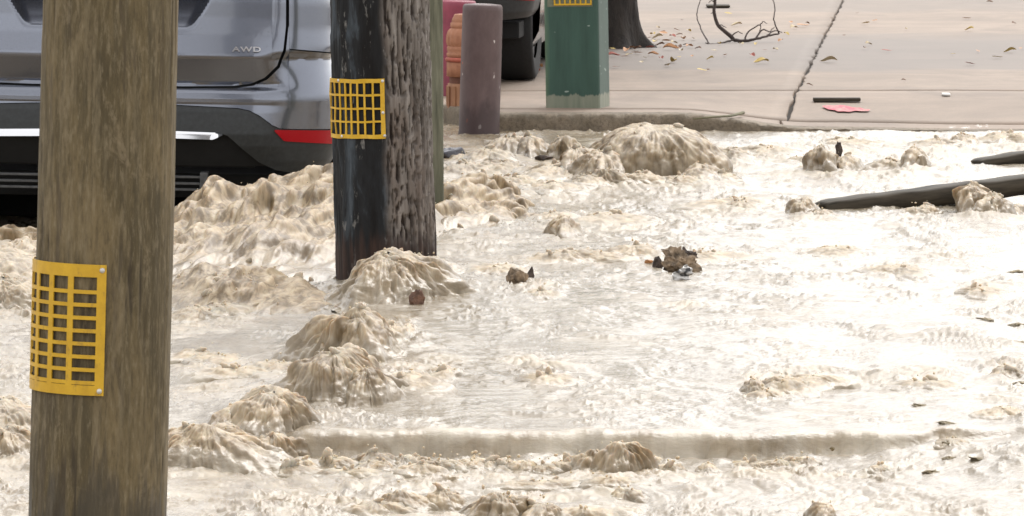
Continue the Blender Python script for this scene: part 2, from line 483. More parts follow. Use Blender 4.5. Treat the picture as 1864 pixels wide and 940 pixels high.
        lop = (rg.random() - 0.5) * 0.5
        Px = c.x + rx * rad * irr * np.cos(ph) + lop * rx * np.maximum(0, np.cos(al))
        Py = c.y + ry * 0.8 + ry * rad * irr * np.sin(ph)
        G = np.stack([Px + 0 * al, Py + 0 * al, zb + zz + 0 * ph], -1)
        N = normals(G)
        N *= np.where((N[..., 2:].mean() < 0), -1, 1)
        off = np.array([rg.random() * 50, rg.random() * 50, 0])
        sz_ = max(0.035, min(0.11, h * 0.8))
        f0 = 1 / sz_
        Q = G + off
        # flow lines streaming down the heap: lumps drawn out along the fall
        cyl = np.stack([np.cos(ph) * 2.4 + 0 * al, np.sin(ph) * 2.4 + 0 * al, al * 0.8 + 0 * ph], -1) * (0.8 + rx / 0.12 * 0.35) + off
        strk = 0.35 + (bil3(cyl, (1, 1, 0.7), 400 + k, 3, 0.55) - 0.35) * sm(0.25, 0.9, al)
        lump = bil3(Q, (f0 * 0.62, f0 * 0.42, f0 * 0.8), 500 + k, 3, 0.5)
        low = sm(0.2, 1.1, al)
        if ch == 'dome':
            d = h * (0.10 * (bil3(Q, (5, 3, 9), 700 + k, 2) - 0.4) + 0.22 * (strk - 0.4) + 0.10 * (lump - 0.4))
        elif ch == 'boil':
            d = min(h, 0.13) * (0.62 * (lump - 0.35) * (1 - 0.45 * low) + 0.5 * (strk - 0.35) * (0.3 + 0.7 * low))
        else:
            d = min(h, 0.10) * (0.65 * (lump - 0.35) + 0.3 * (strk - 0.35))
        fine_l = bil3(Q, (38, 20, 44), 900 + k, 2, 0.5)
        d = d + 0.0035 * (fine_l - 0.35) * (0.4 if ch == 'dome' else 1)
        hair = bil3(cyl + 0.25 * np.stack([lump, strk, lump], -1), (4.5, 4.5, 0.9), 1300 + k, 3, 0.6)
        d = d + 0.010 * (hair - 0.35) * (0.35 + 0.65 * low) * (0.6 if ch == 'dome' else 1)
        d = np.where(d > 0, d, d * 1.25)
        G = G + N * d[..., None]
        G[..., 1] += np.maximum(0, G[..., 2] - zb) * -0.15
        fo = np.clip((0.22 if ch == 'froth' else 0.0) + 0.9 * (hair - 0.33) + 0.75 * (bil3(Q, (14, 6, 14), 1100 + k, 2) - 0.35) + 0.15 * (1 - low), 0, 1)
        parts.append((G, fo, 1.3 - 1.0 * sm(0.85, 1.45, al + 0.5 * (lump - 0.4)), True))

    # ---- long broken waves
    def ridge(path, wf, wb, lump, seed, shear, rise):
        C = np.array([list(at(a_, b_, s_)) for a_, b_, s_ in path])
        x0, x1 = C[0, 0] - 0.2, C[-1, 0] + 0.2
        nx, ny = int((x1 - x0) / 0.0048), 210
        xs_ = np.linspace(x0, x1, nx)[None, :]
        v = np.linspace(-1.05, 1.25, ny)[:, None]              # -1 foot, 0 crest, 1 back
        yc = np.interp(xs_, C[:, 0], C[:, 1]); hc = np.interp(xs_, C[:, 0], C[:, 2]) * rise
        tp = sm(x0, x0 + 0.3, xs_) * (1 - sm(x1 - 0.35, x1, xs_))
        yy = yc + np.where(v < 0, v * wf, v * wb)
        prof = np.where(v < 0, np.maximum(0, 1 + v) ** 1.15, np.maximum(0, np.cos(np.clip(v, 0, 1.25) * np.pi / 2 * 1.0)))
        xx = xs_ + shear * (yy - yc)
        zz = hc * tp * prof - 0.03 * np.maximum(0, -v - 0.9) * 10 * 0 - 0.06 * sm(0.9, 1.1, np.abs(v)) - 0.04 * (1 - tp)
        G = np.stack([xx + 0 * yy, yy + 0 * xx, zz], -1)
        N = normals(G); N *= -1 if N[..., 2].mean() < 0 else 1
        Q = G + np.array([seed * 3.0, seed * 5.0, 0])
        S = Q.copy(); S[..., 0] = Q[..., 0] - (shear + 0.35) * Q[..., 1]
        amp = sm(-1.0, -0.45, v) * (1 - sm(0.7, 1.1, v)) * tp
        big = bil3(S, (4.0, 2.4, 5), seed, 2, 0.5)
        S2_ = Q.copy(); S2_[..., 0] = Q[..., 0] - 0.22 * Q[..., 1]
        med = bil3(S2_, (8, 1.5, 8), seed + 20, 3, 0.5)
        hair = bil3(S2_ + 0.03 * big[..., None], (34, 2.2, 16), seed + 30, 3, 0.6)
        sml = bil3(Q, (26, 11, 30), seed + 40, 3, 0.55)
        d = lump * (0.13 * (big - 0.35) + 0.11 * (med - 0.35)) * (0.25 + 0.75 * amp) * tp + 0.003 * (sml - 0.35) + 0.010 * (hair - 0.35)
        G = G + N * d[..., None]
        G[..., 1] -= 0.8 * np.maximum(0, d) * amp
        fo = np.clip(0.75 * (bil3(S, (5, 1.6, 7), seed + 60, 3) - 0.36) + 0.8 * (hair - 0.40) - 0.12, 0, 1)
        parts.append((G, fo, 0.3 + 1.2 * amp + 0 * xs_, False))
    ridge([(-120, 520, 474), (100, 470, 475), (200, 440, 476), (290, 410, 477), (340, 385, 477), (400, 358, 478), (450, 340, 479), (500, 322, 480), (560, 315, 480), (610, 305, 480), (690, 305, 478), (770, 318, 474)], 2.6, 0.45, 1.0, 3, 0.05, 1.0)
    ridge([(760, 360, 455), (810, 342, 453), (860, 338, 450), (905, 352, 448), (950, 380, 446), (1000, 408, 443)], 1.5, 0.6, 0.9, 8, -0.08, 1.0)
    ridge([(330, 470, 545), (400, 468, 545), (470, 470, 548), (540, 482, 550), (600, 500, 552)], 0.9, 0.5, 0.55, 15, -0.2, 0.7)
    o = merge_mesh('flood_water', parts, None)
    return o, X2, Y2, z, T, parts

t = NT('muddy_water')
foam = t.at('foam'); brk = t.at('broken')
f1 = t.noise((1, 0.55, 1), 3.0, 5, 0.6)
mud = t.ramp(f1, [(0.3, (0.185, 0.147, 0.098)), (0.7, (0.275, 0.228, 0.165))])
aer = t.mix(t.ramp(t.noise((1, 0.6, 1), 7, 4, 0.6), [(0.35, 0.0), (0.65, 1.0)]), (0.125, 0.082, 0.036), (0.285, 0.203, 0.112))     # aerated water
c = t.mix(brk, mud, aer)
fall = t.noise((1, 0.5, 0.22), 24, 4, 0.6, dist=0.6)           # froth drawn out along the fall
fl = t.math('MULTIPLY', t.ramp(fall, [(0.44, 0.0), (0.66, 1.0)]), brk)
c = t.mix(t.math('MULTIPLY', fl, 0.34), c, (0.57, 0.465, 0.32))
c = t.mix(t.math('MULTIPLY', t.math('MULTIPLY', t.ramp(fall, [(0.34, 1.0), (0.53, 0.0)]), brk), 0.55), c, (0.105, 0.070, 0.034))
t.col(t.mix(t.math('MULTIPLY', foam, 0.6), c, (0.60, 0.545, 0.455)))
t.rough(t.math('ADD', t.math('MULTIPLY', foam, 0.25), t.math('ADD', t.math('MULTIPLY', brk, 0.29), 0.10)))
t.set(IOR=1.33, Subsurface_Scale=0.025, Subsurface_Radius=(1.0, 0.62, 0.34))
t.l.new(t.math('MULTIPLY', brk, 0.35), t.b.inputs['Subsurface Weight'])
hb = t.mix(brk, t.mix(0.35, t.noise((0.6, 1, 1), 36, 5, 0.65), t.noise((0.6, 1, 1), 110, 3, 0.6)), t.mix(0.3, fall, t.noise((1, 0.7, 0.3), 60, 4, 0.6)))
t.bump(hb, 0.5, 0.015)
bn = [n for n in t.n if n.type == 'BUMP'][0]
t.l.new(t.math('SUBTRACT', 0.5, t.math('MULTIPLY', brk, 0.1)), bn.inputs['Strength'])
m_water = t.m
water, WX, WY, WZ, WT, WPARTS = build_water()
water.data.materials.append(m_water)
tag(water, 'muddy brown flood water rushing across the street', 'water', kind='structure')

# flecks of spray thrown off the broken crests
def spray():
    rg = np.random.default_rng(5)
    bm = bmesh.new()
    bmesh.ops.create_icosphere(bm, subdivisions=1, radius=1)
    v0 = np.array([v.co[:] for v in bm.verts]); f0 = np.array([[v.index for v in f.verts] for f in bm.faces])
    bm.free()
    V, F, n0 = [], [], 0
    for P, fo, br, wrap in WPARTS[1:]:
        pts = P.reshape(-1, 3)
        zt_ = np.quantile(pts[:, 2], 0.80)
        pts = pts[pts[:, 2] > zt_]
        for p in pts[rg.integers(0, len(pts), 3 if wrap else 60)]:
            r = 0.001 + 0.003 * rg.random() ** 3
            c = p + np.array([0.03 * (rg.random() - 0.5), 0.05 * (rg.random() - 0.5), 0.002 + 0.022 * rg.random() ** 2])
            V.append(v0 * r * np.array([1 + rg.random(), 1, 0.8 + rg.random()]) + c); F.append(f0 + n0); n0 += len(v0)
    tn = []
    for k, (P, fo, br, wrap) in enumerate(WPARTS[1:]):
        pts = P.reshape(-1, 3)
        pts = pts[pts[:, 2] > np.quantile(pts[:, 2], 0.72 if wrap else 0.6)]
        sz_ = np.ptp(P[..., 0]) if wrap else 2.0
        for p in pts[rg.integers(0, len(pts), int(np.clip(sz_ * 10, 1, 5)) if wrap else 20)]:
            L_ = 0.006 + 0.022 * rg.random() ** 2
            dr = np.array([rg.normal() * 0.7, -0.3, 0.8 + 0.5 * rg.random()]); dr /= np.linalg.norm(dr)
            bend = np.array([rg.normal() * 0.4, 0, -0.5])
            q_ = [p - dr * 0.012, p + dr * L_ * 0.4, p + dr * L_ * 0.8 + bend * L_ * 0.25, p + dr * L_ + bend * L_ * 0.6]
            r_ = L_ * (0.30 + 0.25 * rg.random())
            v_, f_ = tube([Vector(a_) for a_ in q_], [r_ * 1.5, r_, r_ * 0.55, r_ * 0.18], 6)
            tn.append(([tuple(a_) for a_ in v_], f_))
    F = np.concatenate(F).tolist(); V = np.concatenate(V).tolist()
    for v_, f_ in tn:
        F += [[i_ + len(V) for i_ in q_] for q_ in f_]; V += v_
    o = mesh('water_spray', V, F, m_water, smooth=True)
    attr(o, 'foam', np.full(len(o.data.vertices), 0.9)); attr(o, 'broken', np.ones(len(o.data.vertices)))
    tag(o, 'flecks of muddy spray thrown up from the broken crests', 'spray', kind='stuff')
spray()

# ---- footpath beyond the flood: slabs with open joints on a dirt bed
m_dirt = plain('joint_dirt', (0.028, 0.021, 0.015), 0.95, sc=60)
def concrete(name, c, dark=0.75):
    t = NT(name)
    big = t.noise((0.7, 0.45, 1), 1.9, 8, 0.7, dist=0.5)
    sml = t.noise((1, 1, 1), 90, 4, 0.7)
    st = t.noise((0.18, 2.6, 1), 1.5, 5, 0.6)
    a = t.ramp(big, [(0.36, tuple(v * dark * 0.9 for v in c)), (0.6, tuple(v * 1.08 for v in c))])
    a = t.mix(t.ramp(st, [(0.42, 0.0), (0.7, 0.5)]), a, tuple(v * 0.72 for v in c))
    a = t.mix(t.ramp(sml, [(0.35, 0.35), (0.6, 0.0)]), a, tuple(v * 0.55 for v in c))
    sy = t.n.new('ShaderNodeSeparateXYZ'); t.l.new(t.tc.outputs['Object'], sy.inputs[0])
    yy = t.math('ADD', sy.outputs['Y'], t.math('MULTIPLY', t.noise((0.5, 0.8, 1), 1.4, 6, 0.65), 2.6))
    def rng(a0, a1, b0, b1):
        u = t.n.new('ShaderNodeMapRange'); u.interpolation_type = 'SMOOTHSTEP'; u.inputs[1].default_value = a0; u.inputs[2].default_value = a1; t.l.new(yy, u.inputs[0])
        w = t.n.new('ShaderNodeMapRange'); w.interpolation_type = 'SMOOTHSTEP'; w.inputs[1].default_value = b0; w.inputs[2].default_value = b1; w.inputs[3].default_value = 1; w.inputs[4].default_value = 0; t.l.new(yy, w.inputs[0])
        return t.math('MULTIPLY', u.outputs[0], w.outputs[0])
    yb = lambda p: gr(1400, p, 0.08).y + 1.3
    a = t.mix(t.math('MULTIPLY', rng(yb(134), yb(122), yb(74), yb(58)), 0.75), a, (0.155, 0.130, 0.113))      # soft-edged darker grey strip across the slabs
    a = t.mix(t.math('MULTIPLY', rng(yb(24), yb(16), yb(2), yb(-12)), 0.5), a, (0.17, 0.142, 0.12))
    t.col(a).set(Roughness=0.75).bump(sml, 0.25, 0.004)
    return t.m
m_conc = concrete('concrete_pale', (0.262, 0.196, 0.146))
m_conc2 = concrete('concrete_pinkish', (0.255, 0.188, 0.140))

ZF = 0.08
xk = lambda px: gr(px, 238, 0.03).x
def kerb_h(X):
    return 0.085 - 0.07 * sm(xk(1230), xk(1500), X) - 0.012 * sm(xk(1500), xk(1864), X)
def foot_z(X, Y):
    w = 1 - sm(YK + 0.2, YK + 2.2, Y)
    return ZF * (1 - w) + kerb_h(X) * w
def kerb_y(X):
    c = xk(912)
    return YK + 0.05 + 1.3 * sm(0.0, 0.55, c - X) ** 0.8 + 0.12 * np.maximum(0, 0.12 - np.maximum(X - c, 0))

# footpath bed
bedP = []
xs = np.concatenate([[-40, -15, -6], np.linspace(-3, 4, 120), [6, 15, 40]])
ys = np.concatenate([[YK + 0.19], np.linspace(YK + 0.3, YK + 3, 12), [40, 60, 200]])
Xb, Yb = np.meshgrid(xs, ys)
Yb = np.maximum(Yb, kerb_y(Xb) + 0.1)
bed = grid_mesh('footpath', np.stack([Xb, Yb, foot_z(Xb, Yb) - 0.025], -1), m_dirt)
tag(bed, 'concrete footpath and driveway crossing beyond the flood', 'footpath', kind='structure')

ja, jb = gr(1535, 0, ZF), gr(1437, 192, ZF)      # dirt-filled joint running away from the kerb
def joint_x(Y):
    x = ja.x + (jb.x - ja.x) * (Y - ja.y) / (jb.y - ja.y)
    return x
ylines = [YK + 0.19] + [gr(1400, p, ZF).y for p in (201, 166)] + [62.0]
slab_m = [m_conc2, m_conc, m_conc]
for r_ in range(len(ylines) - 1):
    y0, y1 = ylines[r_], ylines[r_ + 1]
    for side in (0, 1):
        n, m = 70, (10 if r_ < 2 else 160)
        v = np.linspace(0, 1, m)[:, None]
        u = np.linspace(0, 1, n)[None, :]
        gap = 0.003 if r_ in (0, 1) else 0.0
        Yy = (y0 + gap) + (y1 - gap - y0 - gap) * v + 0 * u
        jx = joint_x(Yy) + 0.030 * fbm(Yy * 3.1, Yy * 0 + side, 7, 4, 0.6)
        wj = 0.010 if r_ > 0 else 0.008
        if r_ == 0: jx = jx - 0.03
        if side == 0: Xx = -9 + (jx - wj + 9) * u ** 0.6
        else: Xx = jx + wj + (12 - jx - wj) * u ** 1.7
        Yy = Yy + 0.02 * fbm(Xx * 1.3, Yy * 0, 15, 3) * (1 if r_ else v)
        Yy = np.maximum(Yy, kerb_y(Xx) + 0.16 + 0.02 * v)
        Zz = foot_z(Xx, Yy) + 0.004 * fbm(Xx * 1.5, Yy * 0.8, 16, 3)
        P = np.stack([Xx, Yy, Zz], -1)
        lo = P.copy(); lo[..., 2] -= 0.03
        P = np.concatenate([lo[:1], P, lo[-1:]], 0)
        lo = P.copy(); lo[..., 2] = np.minimum(lo[..., 2], foot_z(lo[..., 0], lo[..., 1]) - 0.028)
        P = np.concatenate([lo[:, :1], P, lo[:, -1:]], 1)
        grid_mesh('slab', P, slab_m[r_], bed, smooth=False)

# ---- kerb
t = NT('kerb_concrete')
a = t.noise((1, 1, 1), 9, 6, 0.65)
b = t.noise((1, 1, 1), 70, 4, 0.7)
cc = t.ramp(a, [(0.3, (0.125, 0.100, 0.068)), (0.7, (0.27, 0.215, 0.155))])
t.col(t.mix(t.ramp(b, [(0.36, 0.75), (0.52, 0.0)]), cc, (0.10, 0.08, 0.06))).set(Roughness=0.85).bump(b, 0.5, 0.01)
m_kerb = t.m
kx = np.concatenate([[-12, -5], np.linspace(-2.5, 4.2, 900), [6, 12, 30]])
prof = [(-0.012, -0.32), (0.0, -0.02), (0.002, 0.25), (0.004, 0.5), (0.006, 0.75), (0.014, 0.93), (0.03, 1.0), (0.08, 1.02), (0.13, 1.03), (0.165, 1.02), (0.18, 0.6)]
KP = np.zeros((len(prof), len(kx), 3))
for i, (oy, hz) in enumerate(prof):
    h = kerb_h(kx)
    ky = kerb_y(kx)
    chip = np.clip(fbm(kx * 16, kx * 0 + 3, 23, 3) - 0.02, 0, 1) * 0.05 * (1 if hz > 0.9 and oy < 0.05 else 0.15)
    KP[i, :, 0] = kx
    KP[i, :, 1] = ky + oy + 0.012 * fbm(kx * 14, kx * 0 + i * 0.7, 24, 3) * (oy < 0.1) + chip
    KP[i, :, 2] = np.where(hz < 0, hz, h * hz) + (0.004 * fbm(kx * 20, kx * 0 + i, 25, 2) - 0.3 * chip) * (hz > 0.5)
kerb = grid_mesh('kerb', KP, m_kerb)
tag(kerb, 'chipped concrete kerb at the far edge of the flood', 'kerb', kind='structure')

# paint mark on the slab
t = NT('red_marking_paint')
f = t.noise((3, 0.6, 1), 6, 5, 0.6)
t.col(t.ramp(f, [(0.38, (0.40, 0.19, 0.16)), (0.55, (0.50, 0.055, 0.085))])).set(Roughness=0.7)
ring = [(1496, 197), (1506, 195.2), (1518, 196), (1530, 195), (1545, 197), (1552, 199.5), (1566, 200), (1574, 202.5), (1585, 203), (1580, 206), (1568, 206.3), (1556, 205.4), (1546, 207.6), (1536, 206.4), (1526, 207), (1519, 204), (1508, 203), (1502, 200)]
def fz(px, py):
    z_ = ZF
    for _ in range(30):
        g_ = gr(px, py, z_); z_ += 0.35 * (float(foot_z(np.array(g_.x), np.array(g_.y))) - z_)
    return gr(px, py, z_)
PV = np.array([[list(fz(1540 + (a_ - 1540) * k_, 201 + (b_ - 201) * k_) + Vector((0, 0, 0.010))) for a_, b_ in ring] for k_ in (0.02, 0.25, 0.5, 0.75, 1.0)])
grid_mesh('paint_mark', PV, t.m, bed, wrap=True)['label'] = 'smear of red paint on the pale concrete'

# ================================================================== POLES
def pole(name, label, base, diam, height, lean, mat, disp, nth=220, nz_lo=320, z_fine=1.5, zbot=-0.35, taper=0.012):
    """round timber pole; local z along the axis, z=0 at the water line. lean: (dx, dy) per metre"""
    root = thing(name, label, 'pole', base, (-lean[1], lean[0], 0))
    zz = np.concatenate([np.linspace(zbot, z_fine, nz_lo), np.linspace(z_fine + 0.05, height, 40)])
    th = np.linspace(0, 2 * np.pi, nth, endpoint=False)
    TH, ZZ = np.meshgrid(th, zz)
    dsp, attrs = disp(TH, ZZ)
    rr = diam / 2 - taper * ZZ / 2 * 0.5 + dsp
    # theta 0 faces the camera (-Y), positive to the right
    P = np.stack([rr * np.sin(TH), -rr * np.cos(TH), ZZ], -1)
    cap = P[-1:].copy(); cap[..., :2] *= 0.01
    P = np.concatenate([P, cap], 0)
    sh = grid_mesh('shaft', P, mat, root, wrap=True)
    for k, A in attrs.items():
        attr(sh, k, np.concatenate([A, A[-1:]], 0))
    return root

def cyl_noise(TH, ZZ, f, fz, seed, r, o=4):
    # seam sits at the back
    a = (TH + np.pi) % (2 * np.pi) - np.pi
    return fbm(a * r * f, ZZ * fz, seed, o)

m_yellow = NT('yellow_enamel')
f = m_yellow.noise((1, 1, 1), 30, 5, 0.6)
m_yellow.col(m_yellow.mix(m_yellow.ramp(m_yellow.noise((1, 1, 0.5), 55, 6, 0.7), [(0.56, 0.0), (0.72, 0.7)]), m_yellow.ramp(f, [(0.3, (0.56, 0.32, 0.012)), (0.7, (0.70, 0.42, 0.02))]), (0.26, 0.15, 0.035))).set(Roughness=0.45).bump(f, 0.1, 0.002)
m_yellow = m_yellow.m
m_screw = plain('zinc_screw', (0.62, 0.6, 0.57), 0.4, 0.6, bump=0)

def plate(parent, r, z0, z1, tbars, zbars, label, thick=0.003, wob=0.0):
    """perforated plate wrapped round a pole. tbars/zbars: list of (start, end) of solid bars in degrees / metres"""
    tb = sorted({round(v, 5) for p in tbars for v in p})
    zb = sorted({round(v, 5) for p in zbars for v in p})
    def solid(v, bars): return any(a - 1e-4 <= v <= b + 1e-4 for a, b in bars)
    tl = []
    for a, b in zip(tb[:-1], tb[1:]):
        n = max(1, int((b - a) / 4 + 0.9))
        tl += [a + (b - a) * k / n for k in range(n)]
    tl.append(tb[-1])
    zl = zb
    bm = bmesh.new()
    vv = {}
    def vert(i, j):
        if (i, j) not in vv:
            a = R(tl[i]); z = zl[j]
            q = wob * math.sin(tl[i] * 0.23 + z * 61) + wob * math.sin(z * 47 + tl[i] * .11)
            vv[i, j] = bm.verts.new(((r + q) * math.sin(a + q * 2), -(r + q) * math.cos(a + q * 2), z + q * 0.5))
        return vv[i, j]
    for i in range(len(tl) - 1):
        for j in range(len(zl) - 1):
            tm, zm = (tl[i] + tl[i + 1]) / 2, (zl[j] + zl[j + 1]) / 2
            if solid(tm, tbars) or solid(zm, zbars):
                bm.faces.new((vert(i, j), vert(i + 1, j), vert(i + 1, j + 1), vert(i, j + 1)))
    o = bm_obj('marker_plate', bm, m_yellow, parent, smooth=False)
    md = o.modifiers.new('thick', 'SOLIDIFY'); md.thickness = thick; md.offset = 0
    o['label'] = label
    return o

def screw(parent, r, th, z, rad=0.006):
    bm = bmesh.new()
    bmesh.ops.create_uvsphere(bm, u_segments=12, v_segments=8, radius=rad)
    a = R(th)
    for v in bm.verts: v.co = Vector((v.co.x, v.co.y * 0.5, v.co.z))
    bmesh.ops.rotate(bm, verts=bm.verts[:], cent=(0, 0, 0), matrix=Matrix.Rotation(a, 3, 'Z'))
    bmesh.ops.translate(bm, verts=bm.verts[:], vec=(r * math.sin(a), -r * math.cos(a), z))
    return bm_obj('screw', bm, m_screw, parent, True)

# ---- near pole
S1 = 830.0
mid1 = at(190, 470, S1)
lean1 = 0.0300
base1 = Vector((mid1.x - lean1 * mid1.z, mid1.y, 0))
def disp1(TH, ZZ):
    g = cyl_noise(TH, ZZ, 60, 2.2, 3, 0.15, 4)
    b = cyl_noise(TH, ZZ, 6, 1.0, 4, 0.15, 3)
    f = cyl_noise(TH, ZZ, 150, 9, 5, 0.15, 3)
    crack = np.clip(0.055 - np.abs(cyl_noise(TH, ZZ, 22, 0.9, 6, 0.15, 3)), 0, 1) * sm(-0.1, 0.4, cyl_noise(TH, ZZ, 8, 2.5, 8, 0.15, 2))
    return 0.0030 * g + 0.004 * b + 0.0007 * f - 0.11 * crack, {'crack': np.clip(crack * 26, 0, 1)}
t = NT('weathered_timber')
g1 = t.noise((1, 1, 0.12), 30, 7, 0.7, dist=0.3)
g2 = t.noise((1, 1, 0.3), 8, 6, 0.65, dist=0.6)
g3 = t.noise((1, 1, 0.22), 9, 8, 0.7, dist=1.2)
g4 = t.noise((1, 1, 0.05), 70, 4, 0.6)
c = t.ramp(g2, [(0.28, (0.050, 0.037, 0.017)), (0.5, (0.118, 0.088, 0.042)), (0.72, (0.195, 0.143, 0.070))])
c = t.mix(t.ramp(g1, [(0.48, 0.0), (0.62, 0.6)]), c, (0.066, 0.052, 0.027))
c = t.mix(t.ramp(g3, [(0.56, 0.0), (0.66, 0.55)]), c, (0.24, 0.185, 0.108))
c = t.mix(t.ramp(g4, [(0.5, 0.0), (0.68, 0.45)]), c, (0.22, 0.175, 0.105))
g5 = t.noise((1, 1, 0.2), 110, 6, 0.75)
c = t.mix(t.ramp(g5, [(0.35, 0.5), (0.48, 0.0)]), c, (0.045, 0.034, 0.018))
c = t.mix(t.ramp(g5, [(0.52, 0.0), (0.66, 0.6)]), c, (0.25, 0.20, 0.125))
g7 = t.noise((1, 1, 0.5), 14, 8, 0.72, dist=0.6)
c = t.mix(t.ramp(g7, [(0.58, 0.0), (0.66, 0.5)]), c, (0.27, 0.21, 0.13))
g6 = t.noise((1, 1, 0.11), 16, 6, 0.68, dist=1.1)
c = t.mix(t.ramp(g6, [(0.58, 0.0), (0.64, 0.65)]), c, (0.075, 0.055, 0.032))
# dried splash line / damp streaks creeping up from the flood
sepz = t.n.new('ShaderNodeSeparateXYZ'); t.l.new(t.tc.outputs['Object'], sepz.inputs[0])
hz = t.math('SUBTRACT', t.math('ADD', t.math('MULTIPLY', t.noise((1, 1, 0.12), 24, 4, 0.6), 0.62), -0.06), sepz.outputs['Z'])
damp = t.ramp(hz, [(0.02, 0.0), (0.10, 1.0)])
c = t.mix(t.math('MULTIPLY', damp, 0.7), c, (0.032, 0.024, 0.013))
c = t.mix(t.math('MULTIPLY', t.at('crack'), 0.7), c, (0.05, 0.038, 0.025))
t.col(c)
t.rough(t.ramp(damp, [(0, 0.85), (1, 0.5)]))
t.bump(g1, 0.45, 0.006)
m_timber = t.m
p1 = pole('timber_pole', 'thick brown timber pole close by on the left, yellow slotted plate on its left side', base1, 252 / S1, 7.5, (lean1, 0), m_timber, disp1)
zy = lambda py, s_, d0=0: (CAMZ - (py + 437 + d0) / s_)          # height of a pixel row at scale s
r1 = 126 / S1 + 0.004
PL1 = lambda py: zy(py, S1 + 11)
tb = [(-118, -114)] + [(-114 + 19 * k + 14.2 - 19, -114 + 19 * k) for k in range(1, 6)] + [(-1.9, 5.5)]
tb = [(-121, -117.5)] + [(-103 + 19.2 * k, -98 + 19.2 * k) for k in range(0, 5)] + [(-1.9, 5.5)]
ztop, zbt = PL1(482), PL1(722)
rows1 = [ztop - 0.0275 - 0.0283 * k for k in range(10)]
zb1 = [(ztop - 0.0275, ztop)] + [(rows1[k] - 0.0083 + 0.0000, rows1[k]) for k in range(1, 9)] + [(zbt, zbt + 0.022)]
pl1 = plate(p1, r1, zbt, ztop, tb, zb1, 'yellow plate with nine rows of slots')
screw(pl1, r1 + 0.002, 2.0, ztop - 0.012)
screw(pl1, r1 + 0.002, 2.0, zbt + 0.010)

# ---- charred pole in the middle
S2 = 531.0
b2 = gr(702, 523, 0)
D2 = 183 / S2
lean2 = -0.0235
def disp2(TH, ZZ):
    a = (TH + np.pi) % (2 * np.pi) - np.pi
    rgt = sm(-0.02, 0.22, a + 0.12 * fbm(ZZ * 4, ZZ * 0 + 1, 3, 3))               # weathered, furrowed side
    wz = 0.25 * fbm(a * 2.0, ZZ * 2.5, 33, 3)
    fur = fbm(a * 9 + wz * 2, ZZ * 2.6 + wz, 31, 4, 0.55)
    pit = sm(0.10, 0.36, fbm(a * 13 + 0.6 * wz, ZZ * 9 + wz * 3, 37, 3, 0.5))
    pit2 = sm(0.1, 0.35, fbm(a * 20, ZZ * 20 + wz, 38, 2))
    grain = fbm(a * 30, ZZ * 3, 39, 3)
    upper = sm(0.12, 0.20, ZZ + 0.05 * fbm(a * 12, ZZ * 3, 44, 2))
    d = rgt * (0.010 * fur - (0.018 * pit + 0.008 * pit2) * (0.25 + 0.75 * upper)) + 0.0022 * grain + 0.004 * fbm(a * 2, ZZ * 1.2, 40, 2)
    flake = fbm(a * 8, ZZ * 5, 41, 4)
    d += (1 - rgt) * 0.003 * sm(0.0, 0.25, flake)
    # the hollow at the foot, eaten away on the right
    return d, {'grey': rgt * (0.12 + 0.88 * upper), 'pit': rgt * np.clip(pit + 0.6 * pit2, 0, 1), 'flake': sm(0.03, 0.28, flake) * (1 - rgt), 'low': 1 - upper}
t = NT('charred_timber')
g1 = t.noise((1, 1, 0.08), 30, 5, 0.6)
g2 = t.noise((1, 1, 0.2), 14, 5, 0.6, dist=0.5)
tar = t.ramp(g2, [(0.36, (0.007, 0.006, 0.006)), (0.55, (0.016, 0.017, 0.019)), (0.68, (0.065, 0.078, 0.092))])
tar = t.mix(t.math('MULTIPLY', t.ramp(t.noise((1, 1, 0.3), 22, 5, 0.7), [(0.60, 0.0), (0.68, 1.0)]), 0.8), tar, (0.26, 0.25, 0.235))
fib = t.ramp(g1, [(0.3, (0.072, 0.058, 0.049)), (0.5, (0.180, 0.156, 0.137)), (0.7, (0.32, 0.29, 0.265))])
fib = t.mix(t.ramp(t.noise((1, 1, 0.25), 7, 4, 0.6), [(0.52, 0.0), (0.68, 0.4)]), fib, (0.15, 0.10, 0.075))
fib = t.mix(t.math('MULTIPLY', t.at('pit'), 0.85), fib, (0.030, 0.020, 0.016))
brown = t.ramp(g1, [(0.3, (0.018, 0.011, 0.009)), (0.7, (0.085, 0.045, 0.032))])
c = t.mix(t.at('grey'), t.mix(t.math('MULTIPLY', t.at('low'), 0.7), tar, brown), fib)
t.col(c).set(Roughness=0.75, Specular_IOR_Level=0.25).bump(g1, 0.6, 0.008)
p2 = pole('charred_pole', 'weathered power pole, tar-black on one side and pitted grey on the other', (b2.x, b2.y + D2 / 2, 0), D2, 8.0, (lean2, 0), t.m, disp2, 300, 520, 1.2)
r2 = D2 / 2 + 0.005
S2c = S2 + 3
zt, zb = zy(143, S2c), zy(252, S2c)
br = [-99, -90, -81, -64, -53, -43.5, -35.5, -27, -18.5, -8.8]
tb2 = [(v - 1.1, v + 1.1) for v in br] + [(-0.6, 4.2)]
pyb = [(143, 150.5), (170.5, 174.5), (195.5, 199), (219.5, 223), (244.5, 252)]
pl2 = plate(p2, r2, zb, zt, tb2, [(zy(b_, S2c), zy(a_, S2c)) for a_, b_ in pyb], 'bent yellow mesh plate with narrow upright slots', 0.0035, 0.0013)
for th, py in ((2.2, 147), (1.8, 205), (3.2, 247), (-54, 146), (-50, 248)):
    screw(pl2, r2 + 0.003, th, zy(py, S2c), 0.0055)

